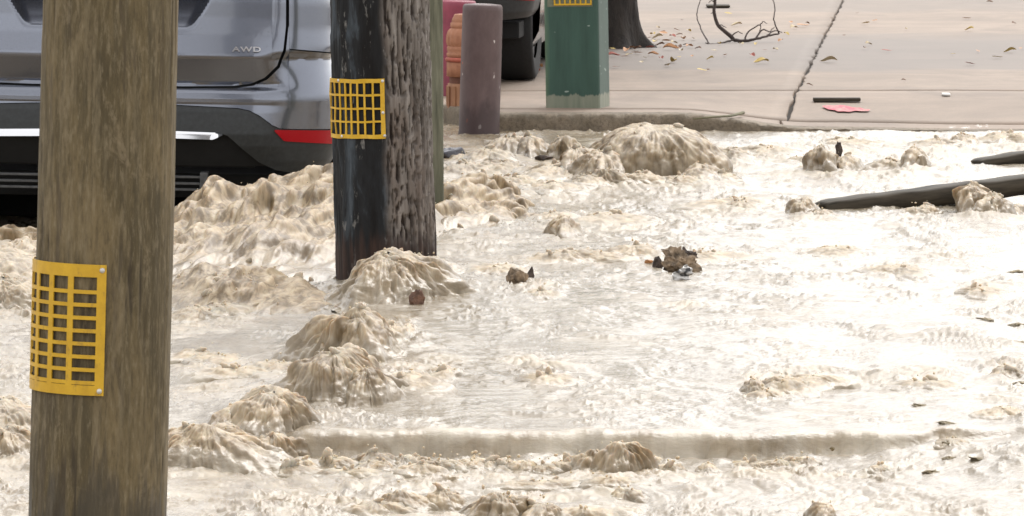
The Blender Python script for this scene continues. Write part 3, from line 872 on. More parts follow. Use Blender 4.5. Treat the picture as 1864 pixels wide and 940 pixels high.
# ---- slim post behind it
S3 = 452.0
b3 = gr(781, 392, 0)
post = thing('timber_post', 'slim grey-green timber post half hidden behind the charred pole', 'post', (b3.x, b3.y, 0), (0, -0.004, R(8)))
t = NT('mossy_timber')
g1 = t.noise((1, 1, 0.08), 40, 5, 0.65)
g2 = t.noise((1, 1, 0.3), 9, 4, 0.6)
c = t.ramp(g1, [(0.3, (0.060, 0.062, 0.040)), (0.7, (0.21, 0.205, 0.145))])
t.col(t.mix(t.ramp(g2, [(0.45, 0.0), (0.65, 0.6)]), c, (0.07, 0.075, 0.045))).set(Roughness=0.8).bump(g1, 0.5, 0.006)
rw = 0.054
zz = np.linspace(-0.32, 2.4, 120)
nn = 48
th = np.linspace(0, 2 * np.pi, nn, endpoint=False)
TH, ZZ = np.meshgrid(th, zz)
sq = rw / np.maximum(np.abs(np.cos(TH)), np.abs(np.sin(TH)))
sq = np.minimum(sq, rw * 1.28) + 0.002 * fbm(TH * 5, ZZ * 4, 77, 3)
P = np.stack([sq * np.cos(TH), sq * np.sin(TH), ZZ], -1)
cap = P[-1:].copy(); cap[..., :2] *= 0.01
grid_mesh('shaft', np.concatenate([P, cap], 0), t.m, post, wrap=True)

# ---- brown bollard
S4 = 377.0
t = NT('brown_bollard_paint')
f = t.noise((1, 1, 0.5), 16, 6, 0.65)
c = t.ramp(f, [(0.3, (0.085, 0.052, 0.050)), (0.7, (0.135, 0.088, 0.085))])
chips = t.noise((1, 1, 0.45), 34, 2, 0.4)
c = t.mix(t.ramp(chips, [(0.735, 0.0), (0.75, 1.0)]), c, (0.62, 0.55, 0.52))
ch2 = t.noise((1.0, 1.0, 0.8), 21, 2, 0.4)
c = t.mix(t.ramp(ch2, [(0.745, 0.0), (0.76, 1.0)]), c, (0.33, 0.09, 0.05))
sz = t.n.new('ShaderNodeSeparateXYZ'); t.l.new(t.tc.outputs['Object'], sz.inputs[0])
lowd = t.math('SUBTRACT', t.math('MULTIPLY', t.noise((1, 1, 0.5), 13, 4, 0.6), 0.30), sz.outputs['Z'])
c = t.mix(t.ramp(lowd, [(0.0, 0.0), (0.07, 0.75)]), c, (0.045, 0.026, 0.026))
t.col(c).set(Roughness=0.55).bump(f, 0.2, 0.003)
m_boll = t.m
def bollard(name, label, px, pyb, ptop, wpx, s_, lean, mat, group=None):
    b_ = at(px, pyb, s_)
    root = thing(name, label, 'bollard', b_, (0, lean, 0), group)
    r_, h = wpx / s_ / 2, (pyb - ptop) / s_
    lathe('post_body', [(r_ * 1.02, -0.3), (r_ * 1.02, 0.0), (r_ * 1.0, 0.012), (r_, h * 0.5), (r_ * 0.99, h - 0.045), (r_ * 0.985, h - 0.028)], mat, root, 48)
    lathe('cap', [(r_ * 0.985, h - 0.028), (r_ * 0.975, h - 0.014), (r_ * 0.95, h - 0.006), (r_ * 0.89, h - 0.001), (r_ * 0.4, h + 0.003), (0.001, h + 0.004)], mat, root, 48)
    return root
bollard('bollard', 'dull brown painted bollard standing at the end of the kerb', 872, 241, 8, 74, S4, 0.030, m_boll)
m_mar = plain('maroon_paint', (0.26, 0.045, 0.075), 0.5, sc=14)
bollard('bollard', 'maroon bollard top showing behind the orange pedestal', 826, 252, 1, 74, 354.0, 0.02, m_mar)

# ---- terracotta pedestal
t = NT('terracotta')
f = t.noise((1, 1, 1), 18, 6, 0.65)
t.col(t.ramp(f, [(0.3, (0.27, 0.105, 0.055)), (0.7, (0.45, 0.205, 0.115))])).set(Roughness=0.75).bump(f, 0.3, 0.004)
m_terra = t.m
m_tred = plain('terracotta_red', (0.38, 0.095, 0.06), 0.7, sc=20)
t = NT('stained_timber_shaft')
f = t.noise((1, 1, 0.1), 26, 5, 0.6)
t.col(t.ramp(f, [(0.3, (0.22, 0.095, 0.045)), (0.7, (0.46, 0.235, 0.12))])).set(Roughness=0.7).bump(f, 0.4, 0.005)
m_tsh = t.m
S5 = 366.0
pb = at(858, 240, S5)
ped = thing('pedestal', 'stepped orange terracotta pedestal between the slim post and the brown bollard', 'pedestal', pb)
q = lambda py: (240 - py) / S5
lathe('shaft', [(43 / S5, -0.3), (43 / S5, q(152)), (0.09, q(150))], m_tsh, ped, 48)
for k in range(16):
    a = 2 * math.pi * k / 16
    bm = bmesh.new()
    add_box(bm, -0.012, 0.012, -0.006, 0.006, -0.28, q(156), 0.003)
    bmesh.ops.rotate(bm, verts=bm.verts[:], cent=(0, 0, 0), matrix=Matrix.Rotation(a + math.pi / 2, 3, 'Z'))
    bmesh.ops.translate(bm, verts=bm.verts[:], vec=(43.5 / S5 * math.cos(a), 43.5 / S5 * math.sin(a), 0))
    bm_obj('rib', bm, m_tsh, ped)
lathe('necking', [(40 / S5, q(151)), (40 / S5, q(140))], plain('dark_terracotta', (0.13, 0.05, 0.03), 0.8), ped, 48)
lathe('collar', [(39 / S5, q(140)), (45 / S5, q(138.5)), (45 / S5, q(114)), (44 / S5, q(112.5))], m_terra, ped, 48)
lathe('ledge', [(43 / S5, q(112.5)), (47 / S5, q(111)), (47.5 / S5, q(107)), (46 / S5, q(104.5)), (44 / S5, q(104))], m_tred, ped, 48)
lathe('moulding', [(43 / S5, q(104)), (45 / S5, q(101)), (45 / S5, q(97)), (43 / S5, q(95)), (44.5 / S5, q(91)), (44.5 / S5, q(86)), (43 / S5, q(84))], m_terra, ped, 48)
th = np.linspace(0, 2 * np.pi, 192, endpoint=False)
pr = [(43, 84), (45.5, 80), (46.5, 74), (46, 66), (44, 58), (40, 53), (37, 51)]
LP = np.array([[[(r_ - (1.2 * (0.5 + 0.5 * math.cos(24 * a_)) if 55 < py < 82 else 0)) / S5 * math.cos(a_), (r_ - (1.2 * (0.5 + 0.5 * math.cos(24 * a_)) if 55 < py < 82 else 0)) / S5 * math.sin(a_), q(py)] for a_ in th] for r_, py in pr])
grid_mesh('fluted_bowl', LP, m_terra, ped, wrap=True)
lathe('cap', [(37 / S5, q(51)), (38.5 / S5, q(49)), (38 / S5, q(42)), (35 / S5, q(40)), (36 / S5, q(38)), (34.5 / S5, q(34)), (31 / S5, q(27)), (30 / S5, q(26)), (0.001, q(25))], m_terra, ped, 48)

# ---- pale green post far behind
m_pgreen = plain('pale_green_paint', (0.20, 0.34, 0.22), 0.6, sc=20, scale=(1, 1, 0.3))
g = gr(889, 110, ZF)
gp = thing('green_post', 'pale green square post peeping out above the brown bollard', 'post', g)
sg = FPX / g.y
box_obj('shaft', -13 / sg, 13 / sg, -13 / sg, 13 / sg, -0.02, 1.3, m_pgreen, gp, 0.006)
box_obj('cap', -15 / sg, 15 / sg, -15 / sg, 15 / sg, 1.301, 1.33, m_pgreen, gp, 0.006)

# ---- green painted post on the kerb
t = NT('dark_green_paint')
f = t.noise((1, 1, 0.12), 22, 5, 0.6)
c = t.ramp(f, [(0.3, (0.026, 0.062, 0.046)), (0.7, (0.042, 0.095, 0.072))])
side_n = t.noise((1, 1, 0.09), 10, 5, 0.65)
sx = t.n.new('ShaderNodeSeparateXYZ'); t.l.new(t.tc.outputs['Object'], sx.inputs[0])
edge = t.ramp(t.math('ADD', t.math('MULTIPLY', sx.outputs['X'], -5.0), t.math('MULTIPLY', side_n, 0.35)), [(0.72, 0.0), (0.84, 0.75)])
c = t.mix(edge, c, (0.105, 0.175, 0.105))  # lighter green towards the left side, with a ragged boundary
jag = t.math('SUBTRACT', t.math('ADD', t.math('MULTIPLY', t.noise((1, 1, 0.03), 13, 4, 0.7), 0.085), 0.022), sx.outputs['Z'])
c = t.mix(t.ramp(jag, [(0.0, 0.0), (0.006, 1.0)]), c, t.ramp(f, [(0.3, (0.15, 0.175, 0.125)), (0.7, (0.26, 0.27, 0.205))]))
scr = t.noise((0.6, 1, 1.6), 30, 1, 0.4)
c = t.mix(t.ramp(scr, [(0.755, 0.0), (0.765, 0.8)]), c, (0.35, 0.42, 0.37))
t.col(c).set(Roughness=0.5).bump(f, 0.35, 0.004)
m_dgreen = t.m
S6 = 367.0
g = at(1052, 193, S6)
gpole = thing('green_pole', 'dark green painted square timber pole standing on the kerb, bare wood at its foot', 'pole', g, (0, -0.018, R(-11.5)))
hw = 0.137
bm = bmesh.new()
add_box(bm, -hw, hw, -hw, hw, -0.06, 4.5, 0.018, 3)
bm_obj('shaft', bm, m_dgreen, gpole)
# plate: only its lower edge shows
bm = bmesh.new()
zt0 = (193 - 8) / S6
for a_, b_ in [(zt0, zt0 + 0.008)] + [(zt0 + 0.012 + 0.03 * k + 0.018, zt0 + 0.012 + 0.03 * k + 0.026) for k in range(8)]:
    add_box(bm, -0.085, 0.105, -hw - 0.006, -hw - 0.002, a_, b_)
for k in range(8):
    xx = -0.085 + 0.1825 / 7 * k
    add_box(bm, xx, xx + 0.0075, -hw - 0.0068, -hw - 0.0012, zt0, zt0 + 0.27)
bm_obj('marker_plate', bm, m_yellow, gpole)
bm = bmesh.new()
add_box(bm, -0.119, 0.109, -hw - 0.0012, -hw + 0.004, zt0 - 0.008, zt0 + 0.3, 0.003)
bm_obj('backing_patch', bm, plain('worn_green_wood', (0.16, 0.17, 0.12), 0.8, sc=30), gpole)

# ---- tree
t = NT('dark_bark')
g1 = t.noise((1, 1, 0.25), 18, 6, 0.7)
t.col(t.ramp(g1, [(0.3, (0.010, 0.008, 0.007)), (0.7, (0.045, 0.036, 0.03))])).set(Roughness=0.9).bump(g1, 0.9, 0.02)
m_bark = t.m
g = gr(1118, 88, ZF)
st = FPX / g.y
tree = thing('street_tree', 'dark flaring tree trunk behind the green pole', 'tree', (g.x, g.y + 0.1, ZF))
zz = np.concatenate([np.linspace(-0.05, 0.5, 60), np.linspace(0.55, 3.2, 40)])
th = np.linspace(0, 2 * np.pi, 90, endpoint=False)
TH, ZZ = np.meshgrid(th, zz)
flare = np.exp(-np.maximum(ZZ, 0) / 0.085)
lob = 0.5 + 0.5 * np.cos(5 * TH + 0.25)
rr = 0.135 - 0.012 * ZZ + flare * (0.03 + 0.10 * lob ** 2) + 0.014 * fbm(np.sin(TH) * 3 + np.cos(TH) * 2, ZZ * 4, 88, 4)
P = np.stack([rr * np.cos(TH) + 0.012 * ZZ, rr * np.sin(TH), ZZ], -1)
grid_mesh('trunk', P, m_bark, tree, wrap=True)
for k in range(6):
    an = k * 1.05 + 0.3
    p0 = Vector((0.03, 0, 2.6 + 0.1 * k))
    d = Vector((math.cos(an), math.sin(an), 1.1))
    V, F = tube([p0, p0 + d * 0.5, p0 + d * 1.0 + Vector((0, 0, 0.2)), p0 + d * 1.7 + Vector((0.1, 0, 0.6))], [0.06, 0.045, 0.03, 0.012], 8)
    mesh('limb', V, F, m_bark, tree, True)
# thin crown of leaves on twigs, high above
m_leafg = plain('tree_leaf', (0.08, 0.10, 0.03), 0.6, var=0.5, sc=3, bump=0)
V, F = [], []
for k in range(2600):
    a, b, c_ = rnd.gauss(0, 0.85), rnd.gauss(0, 0.85), rnd.gauss(5.0, 0.6)
    c0 = Vector((a, b, c_)); e1 = Vector((rnd.uniform(-1, 1), rnd.uniform(-1, 1), rnd.uniform(-.6, .6))).normalized() * 0.05
    e2 = e1.cross(Vector((rnd.uniform(-1, 1), rnd.uniform(-1, 1), rnd.uniform(-1, 1)))).normalized() * 0.025
    i = len(V)
    V += [c0 - e1, c0 + e2, c0 + e1, c0 - e2]; F.append((i, i + 1, i + 2, i + 3))
cr = mesh('crown', V, F, m_leafg, tree); cr['kind'] = 'stuff'

# ================================================================== CARS
def plan(u):
    """path round the car's plan: 0 at the middle of the tail, positive to the right, then forward along the side"""
    sgn = np.sign(u); a = np.abs(u)
    XC, RC = 0.66, 0.25
    bow = 0.035
    LA = RC * math.pi / 2
    x = np.where(a < XC, a, np.where(a < XC + LA, XC + RC * np.sin(np.clip((a - XC) / RC, 0, math.pi / 2)), XC + RC))
    ang = np.clip((a - XC) / RC, 0, math.pi / 2)
    y = np.where(a < XC, bow * (a / XC) ** 2, np.where(a < XC + LA, bow + RC * (1 - np.cos(ang)), bow + RC + (a - XC - LA)))
    nx = np.where(a < XC, 0.10 * a / XC, np.sin(ang)); ny = -np.sqrt(np.maximum(0, 1 - nx ** 2))
    return sgn * x, y, sgn * nx, ny

def u_of_x(x):
    XC, RC = 0.66, 0.25
    a = abs(x)
    if a < XC: return x
    return math.copysign(XC + RC * math.asin(min(1, (a - XC) / RC)), x)

CS = 450.0; CX0 = 193.0; CY0 = 373.0
cx_ = lambda px: (px - CX0) / CS
cz_ = lambda py: (CY0 - py) / CS

PROF = [(-0.2, -0.02), (cz_(300), -0.005), (cz_(262), 0.05), (cz_(240), 0.062), (cz_(222), 0.060), (cz_(200), 0.056), (cz_(186), 0.050), (cz_(183), 0.052), (cz_(175), 0.052), (cz_(166), 0.044), (cz_(160), 0.030), (cz_(156), 0.006), (cz_(150), -0.006), (cz_(146), 0.0), (cz_(101), 0.030), (cz_(96), 0.030), (cz_(60), 0.004), (cz_(30), -0.006), (cz_(0), -0.010), (cz_(-60), -0.03), (cz_(-120), -0.06), (cz_(-200), -0.15), (1.4, -0.22)]
PZ = np.array([p[0] for p in PROF]); PO = np.array([p[1] for p in PROF])
# the corner keeps a fuller, rounder bumper
PROF2 = [(-0.2, -0.05), (cz_(312), -0.03), (cz_(290), 0.0), (cz_(262), 0.014), (cz_(230), 0.020), (cz_(200), 0.024), (cz_(178), 0.028), (cz_(168), 0.026), (cz_(120), -0.004), (cz_(103), -0.012), (cz_(98), -0.004), (cz_(90), 0.010), (cz_(84), 0.010), (cz_(50), 0.0), (cz_(0), -0.006), (cz_(-120), -0.05), (cz_(-200), -0.13), (1.4, -0.2)]
PZ2 = np.array([p[0] for p in PROF2]); PO2 = np.array([p[1] for p in PROF2])

def csurf(u, z, off=0.0):
    x, y, nx, ny = plan(u)
    w = sm(0.58, 0.78, np.abs(u))
    o_ = np.interp(z, PZ, PO) * (1 - w) + np.interp(z, PZ2, PO2) * w + off
    # number-plate hollow in the tailgate, its floor turned up to the sky
    zr = cz_(50); hx = 0.345 + (z - zr) * 0.55
    ins = sm(0.0, 0.035, hx - np.abs(x)) * sm(-0.006, 0.006, z - zr) * (1 - sm(cz_(-70), cz_(-78), z) * 0) * (1 - sm(cz_(-66), cz_(-60), z) * 0)
    ins = ins * (1 - sm(cz_(-96), cz_(-116), z))
    o_ = o_ - ins * (0.004 + 1.0 * np.clip(z - zr, 0, 0.20))
    tl = 0.0
    return np.stack([x + nx * o_, y + ny * o_, z + tl], -1)

def panel(name, us, zlo, zhi, mat, parent, nr=24, off=0.0, ret=0.03, smooth=True, tilt=0.0):
    """panel between two height curves along the plan path, with returned edges so that gaps read as gaps"""
    us = np.asarray(us, float)
    v = np.linspace(0, 1, nr)[:, None]
    Z = zlo[None, :] * (1 - v) + zhi[None, :] * v
    U = np.repeat(us[None, :], nr, 0)
    off = off + tilt * (1 - v) + 0 * U
    P = csurf(U, Z, off)
    if ret:
        I = csurf(U, Z, off - ret)
        P = np.concatenate([I[:1], P, I[-1:]], 0)
        I2 = np.concatenate([I[:1], I, I[-1:]], 0)
        P = np.concatenate([I2[:, :1], P, I2[:, -1:]], 1)
    o = grid_mesh(name, P, mat, parent, smooth)
    if smooth:
        try: o.data.set_sharp_from_angle(angle=R(38))
        except Exception: pass
    return o

def carpaint(name, c, metal=0.75, rough=0.28):
    t = NT(name)
    f = t.noise((1, 1, 1), 400, 2, 0.5)
    d = t.noise((1, 1, 1), 140, 2, 0.4)
    t.col(t.mix(t.ramp(d, [(0.68, 0.0), (0.74, 0.5)]), t.ramp(f, [(0.3, tuple(v * 0.9 for v in c)), (0.7, tuple(v * 1.1 for v in c))]), tuple(v * 0.45 for v in c)))
    t.set(Metallic=metal, Roughness=rough, Coat_Weight=1.0, Coat_Roughness=0.06)
    return t.m

m_black = plain('black_plastic', (0.018, 0.019, 0.020), 0.55, sc=60, bump=0.1)
m_clad = plain('cladding_plastic', (0.026, 0.029, 0.031), 0.5, sc=60, bump=0.1)
m_under = plain('underbody', (0.006, 0.006, 0.006), 0.9, sc=20)
m_chrome = NT('chrome').set(Base_Color=(0.82, 0.82, 0.84, 1), Metallic=1.0, Roughness=0.09).m
m_steel = plain('dull_steel', (0.10, 0.10, 0.10), 0.5, 0.7, sc=40)
m_red = NT('red_reflector').set(Base_Color=(0.36, 0.006, 0.012, 1), Roughness=0.25, Specular_IOR_Level=0.25).m
m_glass = NT('dark_glass').set(Base_Color=(0.012, 0.014, 0.016, 1), Roughness=0.05).m
m_tyre = plain('tyre_rubber', (0.015, 0.015, 0.015), 0.85, sc=60)
m_rim = plain('alloy_rim', (0.35, 0.35, 0.36), 0.3, 0.9, bump=0)

def car(name, label, loc, rot, paint, badge=None, scale=(1, 1, 1)):
    root = thing(name, label, 'car', loc, rot)
    root.scale = scale
    # --- tail panels
    lo = [(-515, 60), (330, 155), (420, 153), (452, 149), (478, 137), (500, 115), (510, 85), (515.5, 40)]
    lx = np.array([cx_(p[0]) for p in lo]); lz = np.array([cz_(p[1]) for p in lo])
    lx[0] = 0; lz[0] = cz_(154)
    xe = cx_(515)
    def tail_edge(u): return np.interp(np.abs(plan(u)[0]), lx, lz)
    uu = np.sort(np.unique(np.concatenate([np.linspace(-u_of_x(xe), u_of_x(xe), 181), [s_ * u_of_x(cx_(p)) for p in np.concatenate([np.linspace(420, 500, 40), np.linspace(500.5, 515, 40)]) for s_ in (-1, 1)]])))
    ztop = np.full_like(uu, cz_(-118))
    tg = panel('tailgate', uu, np.minimum(tail_edge(uu), ztop - 0.05), ztop, paint, root, 90)
    gw = np.linspace(-0.62, 0.62, 60)
    panel('rear_window', gw, np.full_like(gw, cz_(-122)), np.full_like(gw, 1.28), m_glass, root, 16, 0.004)
    ur = u_of_x(cx_(521))
    qend = 0.66 + 0.25 * math.pi / 2 + 0.75
    for s_ in (-1, 1):
        uq = np.concatenate([np.linspace(ur, 1.06, 50), np.linspace(1.1, qend, 12)]) * s_
        if s_ < 0: uq = uq[::-1]
        seam = np.interp(np.abs(uq), [ur, 0.95, 1.1, qend], [cz_(84), cz_(92), cz_(96), cz_(100)])
        panel('rear_quarter', uq, seam, np.full_like(uq, 1.25), paint, root, 40)
        ul = np.linspace(ur + 0.012, 1.15, 30) * s_
        if s_ < 0: ul = ul[::-1]
        panel('tail_lamp', ul, np.full_like(ul, cz_(-75)), np.full_like(ul, cz_(-130)), m_red, root, 10, 0.006)
    # --- bumper
    ub = np.sort(np.unique(np.concatenate([np.linspace(-1.42, 1.42, 241), [s_ * u_of_x(cx_(p)) for p in np.concatenate([np.linspace(420, 500, 40), np.linspace(500.5, 522, 50)]) for s_ in (-1, 1)]])))
    ax = np.abs(plan(ub)[0])
    gap = 4.5 / CS
    top = np.where(np.abs(ub) < ur, tail_edge(np.maximum(0, np.abs(ub) - 0.010)) - 0.008, np.interp(np.abs(ub), [ur, 0.95, 1.1, qend], [cz_(84), cz_(92), cz_(96), cz_(100)]) - 0.005)
    top = np.minimum(top, np.interp(np.abs(ub), [ur - 0.02, ur], [1, cz_(89)]) if False else 9)
    bx_ = np.array([cx_(p) for p in (193, 330, 430, 450, 468, 490, 505, 520, 603)]); bz_ = np.array([cz_(p) for p in (184, 188, 192, 196, 205, 221, 228.5, 229.5, 232)])
    bot = np.interp(ax, bx_, bz_)
    panel('bumper', ub, bot, top, paint, root, 40)
    # --- black cladding under it
    c_bot = np.interp(ax, [cx_(p) for p in (193, 395, 412, 440, 470, 500, 540, 600)], [cz_(p) for p in (231, 237, 243, 268, 292, 306, 312, 306)])
    panel('lower_cladding', ub, c_bot, bot - 0.003, m_clad, root, 30, -0.004)
    uc = np.linspace(-cx_(402), cx_(402), 90)
    axc = np.abs(uc)
    ct = np.interp(axc, [0, cx_(390), cx_(402)], [cz_(232), cz_(237), cz_(239)])
    cb = np.interp(axc, [0, cx_(385), cx_(402)], [cz_(245), cz_(249.5), cz_(241)])
    panel('chrome_strip', uc, cb, ct, m_chrome, root, 6, 0.001, tilt=0.022)
    uv = np.linspace(-0.60, 0.60, 60)
    panel('valance', uv, np.full_like(uv, cz_(303)), np.full_like(uv, cz_(240)), m_under, root, 12, -0.045)
    for s_ in (-1, 1):
        u0, u1 = u_of_x(cx_(497)), u_of_x(cx_(599.5))
        un = np.linspace(u0, u1, 30)
        rt = np.interp(un, [u0, u1], [cz_(231), cz_(235)]); rb = np.interp(un, [u0, u0 + 0.035, u1], [cz_(234), cz_(252), cz_(261)])
        if s_ < 0: un, rt, rb = -un[::-1], rt[::-1], rb[::-1]
        panel('reflector', un, rb, rt, m_red, root, 8, 0.004, 0.01)
    # --- hull behind the panels, sides, roof, floor
    us = np.linspace(-1.05, 1.05, 60)
    panel('inner_hull', us, np.full_like(us, cz_(300)), np.full_like(us, 1.1), m_under, root, 20, -0.03, 0)
    L = 4.35
    for s_ in (-1, 1):
        y0, y1 = 0.65, L
        prof = [(0.86, -0.06), (0.91, 0.05), (0.925, 0.35), (0.915, 0.60), (0.88, 0.80)]
        if s_ > 0: pass
        Yg = np.linspace(y0, y1, 40)
        P = np.array([[[s_ * p_[0] * (1 - 0.18 * max(0, (y - 3.6) / 0.75) ** 2), y, p_[1]] for y in Yg] for p_ in prof])
        grid_mesh('body_side', P, paint, root, flip=(s_ < 0))
        P = np.array([[[s_ * (0.88 - 0.03 * k), y, 0.80 + 0.05 * k] for y in (0.9, 1.8, 2.6, 3.1)] for k in range(10)])
        grid_mesh('side_window', P, m_glass, root, flip=(s_ < 0))
    P = np.array([[[x * 0.62, 0.22 + 2.6 * v_, 1.27 + 0.10 * math.sin(math.pi * min(1, v_ + 0.25)) * (1 - 0.15 * x * x)] for x in np.linspace(-1, 1, 12)] for v_ in np.linspace(0, 1, 12)])
    grid_mesh('roof', P, paint, root)
    P = np.array([[[x * 0.74, 2.85 + 0.7 * v_, 1.30 - 0.5 * v_] for x in np.linspace(-1, 1, 6)] for v_ in np.linspace(0, 1, 6)])
    grid_mesh('windscreen', P, m_glass, root)
    P = np.array([[[x * 0.85, 3.55 + 0.85 * v_, 0.80 - 0.12 * v_ - 0.5 * max(0, v_ - 0.8) * 2] for x in np.linspace(-1, 1, 8)] for v_ in np.linspace(0, 1, 8)])
    grid_mesh('bonnet', P, paint, root)
    box_obj('front_bumper', -0.85, 0.85, L - 0.05, L + 0.06, -0.05, 0.55, paint, root, 0.04)
    box_obj('floor_pan', -0.84, 0.84, 0.22, L - 0.1, 0.02, 0.12, m_under, root, 0.01)
    box_obj('axle_beam', -0.6, 0.6, 0.80, 0.92, -0.02, 0.06, m_under, root, 0.02)
    box_obj('tank', -0.55, 0.55, 0.95, 1.6, -0.12, 0.03, m_under, root, 0.03)
    # tow bar seen as pale bars under the bumper
    tb_ = root
    for py in (321, 333, 344):
        box_obj('tow_bar', cx_(-20), cx_(372), 0.05, 0.09, cz_(py) - 0.006, cz_(py) + 0.004, m_steel, root, 0.002)
    box_obj('bracket', cx_(362), cx_(377), 0.04, 0.13, cz_(347), cz_(312), m_steel, root, 0.004)
    for x in (-0.77, 0.77):
        for y in (0.86, 3.5):
            w = bpy.data.objects.new('wheel', None); col.objects.link(w); w.parent = root; w.location = (x, y, 0.07); w.rotation_euler = (0, math.pi / 2, 0)
            lathe('tyre', [(0.20, -0.10), (0.30, -0.112), (0.325, -0.10), (0.332, -0.05), (0.332, 0.05), (0.325, 0.10), (0.30, 0.112), (0.20, 0.10)], m_tyre, w, 48)
            lathe('rim', [(0.205, -0.09), (0.19, -0.07), (0.18, 0.0), (0.19, 0.07), (0.205, 0.09), (0.05, 0.07), (0.001, 0.08)], m_rim, w, 40)
    if badge:
        cu = bpy.data.curves.new('badge', 'FONT')
        cu.body = badge; cu.size = 0.032; cu.extrude = 0.002; cu.offset = 0.0006; cu.space_character = 1.1
        tmp = bpy.data.objects.new('tmp', cu); col.objects.link(tmp)
        dg = bpy.context.evaluated_depsgraph_get()
        me = bpy.data.meshes.new_from_object(tmp.evaluated_get(dg))
        bpy.data.objects.remove(tmp)
        o = link('badge', me, m_chrome, tg, False)
        z = cz_(90); P = csurf(np.array([[cx_(418)]]), np.array([[z]]), 0.007)[0, 0]
        o.location = P; o.rotation_euler = (R(90 - 28), 0, R(4)); o.scale = (1.42, 1.0, 1)
        o['label'] = 'chrome AWD lettering'
    return root

m_grey = carpaint('grey_metallic', (0.172, 0.184, 0.222), 0.85, 0.2)
cpos = at(CX0, CY0, CS)
suv = car('parked_car', 'grey metallic four-wheel-drive car with its tail to the flood, behind the near pole', (cpos.x, cpos.y, cpos.z), (0, R(1.0), R(0.0)), m_grey, 'AWD')
m_dark = carpaint('black_paint', (0.010, 0.010, 0.011), 0.3, 0.25)
c2 = gr(962, 146, ZF)
s2 = FPX / c2.y
yaw = R(-5)
k2 = Vector((0.91 * math.cos(yaw), 0.91 * math.sin(yaw)))
car('parked_car', 'black car parked on the footpath behind the brown bollard, only a rear corner showing', (c2.x - k2.x, c2.y - 0.75, ZF + 0.262 * 0.88), (0, 0, yaw), m_dark, None, (1, 1, 0.88))

# ================================================================== DEBRIS
def rock(name, label, cat, px, py, wpx, hpx, mat, seed, dscale=0.8, rough=0.35, s_=None, zoff=0.0, rot=0.0):
    c = gr(px, py, 0.0)
    c.z = zoff
    sc = FPX / c.y
    bm = bmesh.new()
    bmesh.ops.create_icosphere(bm, subdivisions=4, radius=1)
    rr_ = random.Random(seed)
    planes = [(Vector((rr_.gauss(0, 1), rr_.gauss(0, 1), rr_.gauss(0, 1))).normalized(), rr_.uniform(0.55, 0.9)) for _ in range(12)]
    for v in bm.verts:
        n = v.co.normalized()
        r_ = 1.0
        for p, d in planes:
            k = n.dot(p)
            if k > 0.01: r_ = min(r_, d / k)
        v.co = n * r_
    co = np.array([v.co[:] for v in bm.verts])
    dn = sum(perlin3(co[:, 0] * f_ + seed, co[:, 1] * f_, co[:, 2] * f_, seed) * a_ for f_, a_ in ((2.1, 0.5), (4.3, 0.3), (9, 0.2)))
    for v, q_ in zip(bm.verts, dn): v.co *= 1 + rough * float(q_)
    zs = [v.co.z for v in bm.verts]; xs_ = [v.co.x for v in bm.verts]
    for v in bm.verts:
        v.co = Vector((v.co.x / (max(xs_) - min(xs_)) * wpx / sc, v.co.y * wpx / sc * dscale * 0.5, v.co.z / (max(zs) - min(zs)) * hpx * 1.5 / sc))
    bmesh.ops.rotate(bm, verts=bm.verts[:], cent=(0, 0, 0), matrix=Matrix.Rotation(rot, 3, 'Y'))
    o = bm_obj(name, bm, mat, None, False)
    o.location = (c.x, c.y, c.z + hpx * 0.3 / sc)
    return tag(o, label, cat)

def water_z(x, y):
    """height of the water surface at a point"""
    k = int(np.argmin(np.abs(WY[:, WY.shape[1] // 2] - y)))
    lo, hi = max(0, k - 12), min(WX.shape[0], k + 13)
    d = (WX[lo:hi] - x) ** 2 + ((WY[lo:hi] - y) * 0.5) ** 2
    return float(WZ[lo:hi].reshape(-1)[int(np.argmin(d))])

m_rub = plain('rubble', (0.20, 0.145, 0.095), 0.85, var=0.85, sc=38, bump=0.5)
m_rub2 = plain('brown_stone', (0.13, 0.065, 0.04), 0.7, var=0.6, sc=40, bump=0.4)
m_rub3 = plain('dark_debris', (0.075, 0.055, 0.045), 0.85, var=0.7, sc=60, bump=0.5)
def on_water(px, py, up=0.0):
    z_ = 0.05
    for _ in range(4):
        g_ = gr(px, py, z_); z_ = water_z(g_.x, g_.y)
    return z_
def rockw(*a, **k):
    o = rock(*a, **k)
    px, py = a[3], a[4]
    z_ = on_water(px, py)
    g_ = gr(px, py, z_)
    o.location = (g_.x, g_.y, z_ + a[6] * 0.32 / (FPX / g_.y))
    return o
rockw('stone', 'small reddish-brown stone in the water below the charred pole', 'stone', 760, 555, 29, 27, m_rub2, 3, rough=0.5)
rockw('rubble_chunk', 'squarish grey-brown chunk of rubble in the shallow water right of the charred pole', 'rubble', 941, 516, 40, 28, m_rub, 8, rough=0.5)
rockw('rubble_chunk', 'small dark shard standing beside the squarish rubble chunk', 'rubble', 966, 507, 14, 20, m_rub3, 9, rough=0.4)
rockw('debris_clump', 'mottled brown debris clump, the largest lump in the middle of the flood', 'debris', 1234, 496, 74, 44, m_rub, 12, rough=1.3)
rockw('debris_clump', 'dark lump sitting on top of the large mottled debris clump', 'debris', 1252, 478, 38, 26, m_rub3, 14, rough=1.4)
rockw('debris_clump', 'small grey-brown lump left of the large mottled debris clump', 'debris', 1199, 487, 20, 18, m_rub3, 15, rough=0.8)
o = rockw('wood_chip', 'little orange-brown chip of wood at the left end of the debris', 'wood', 1181, 479, 16, 6, plain('orange_wood', (0.34, 0.15, 0.05), 0.7), 16)
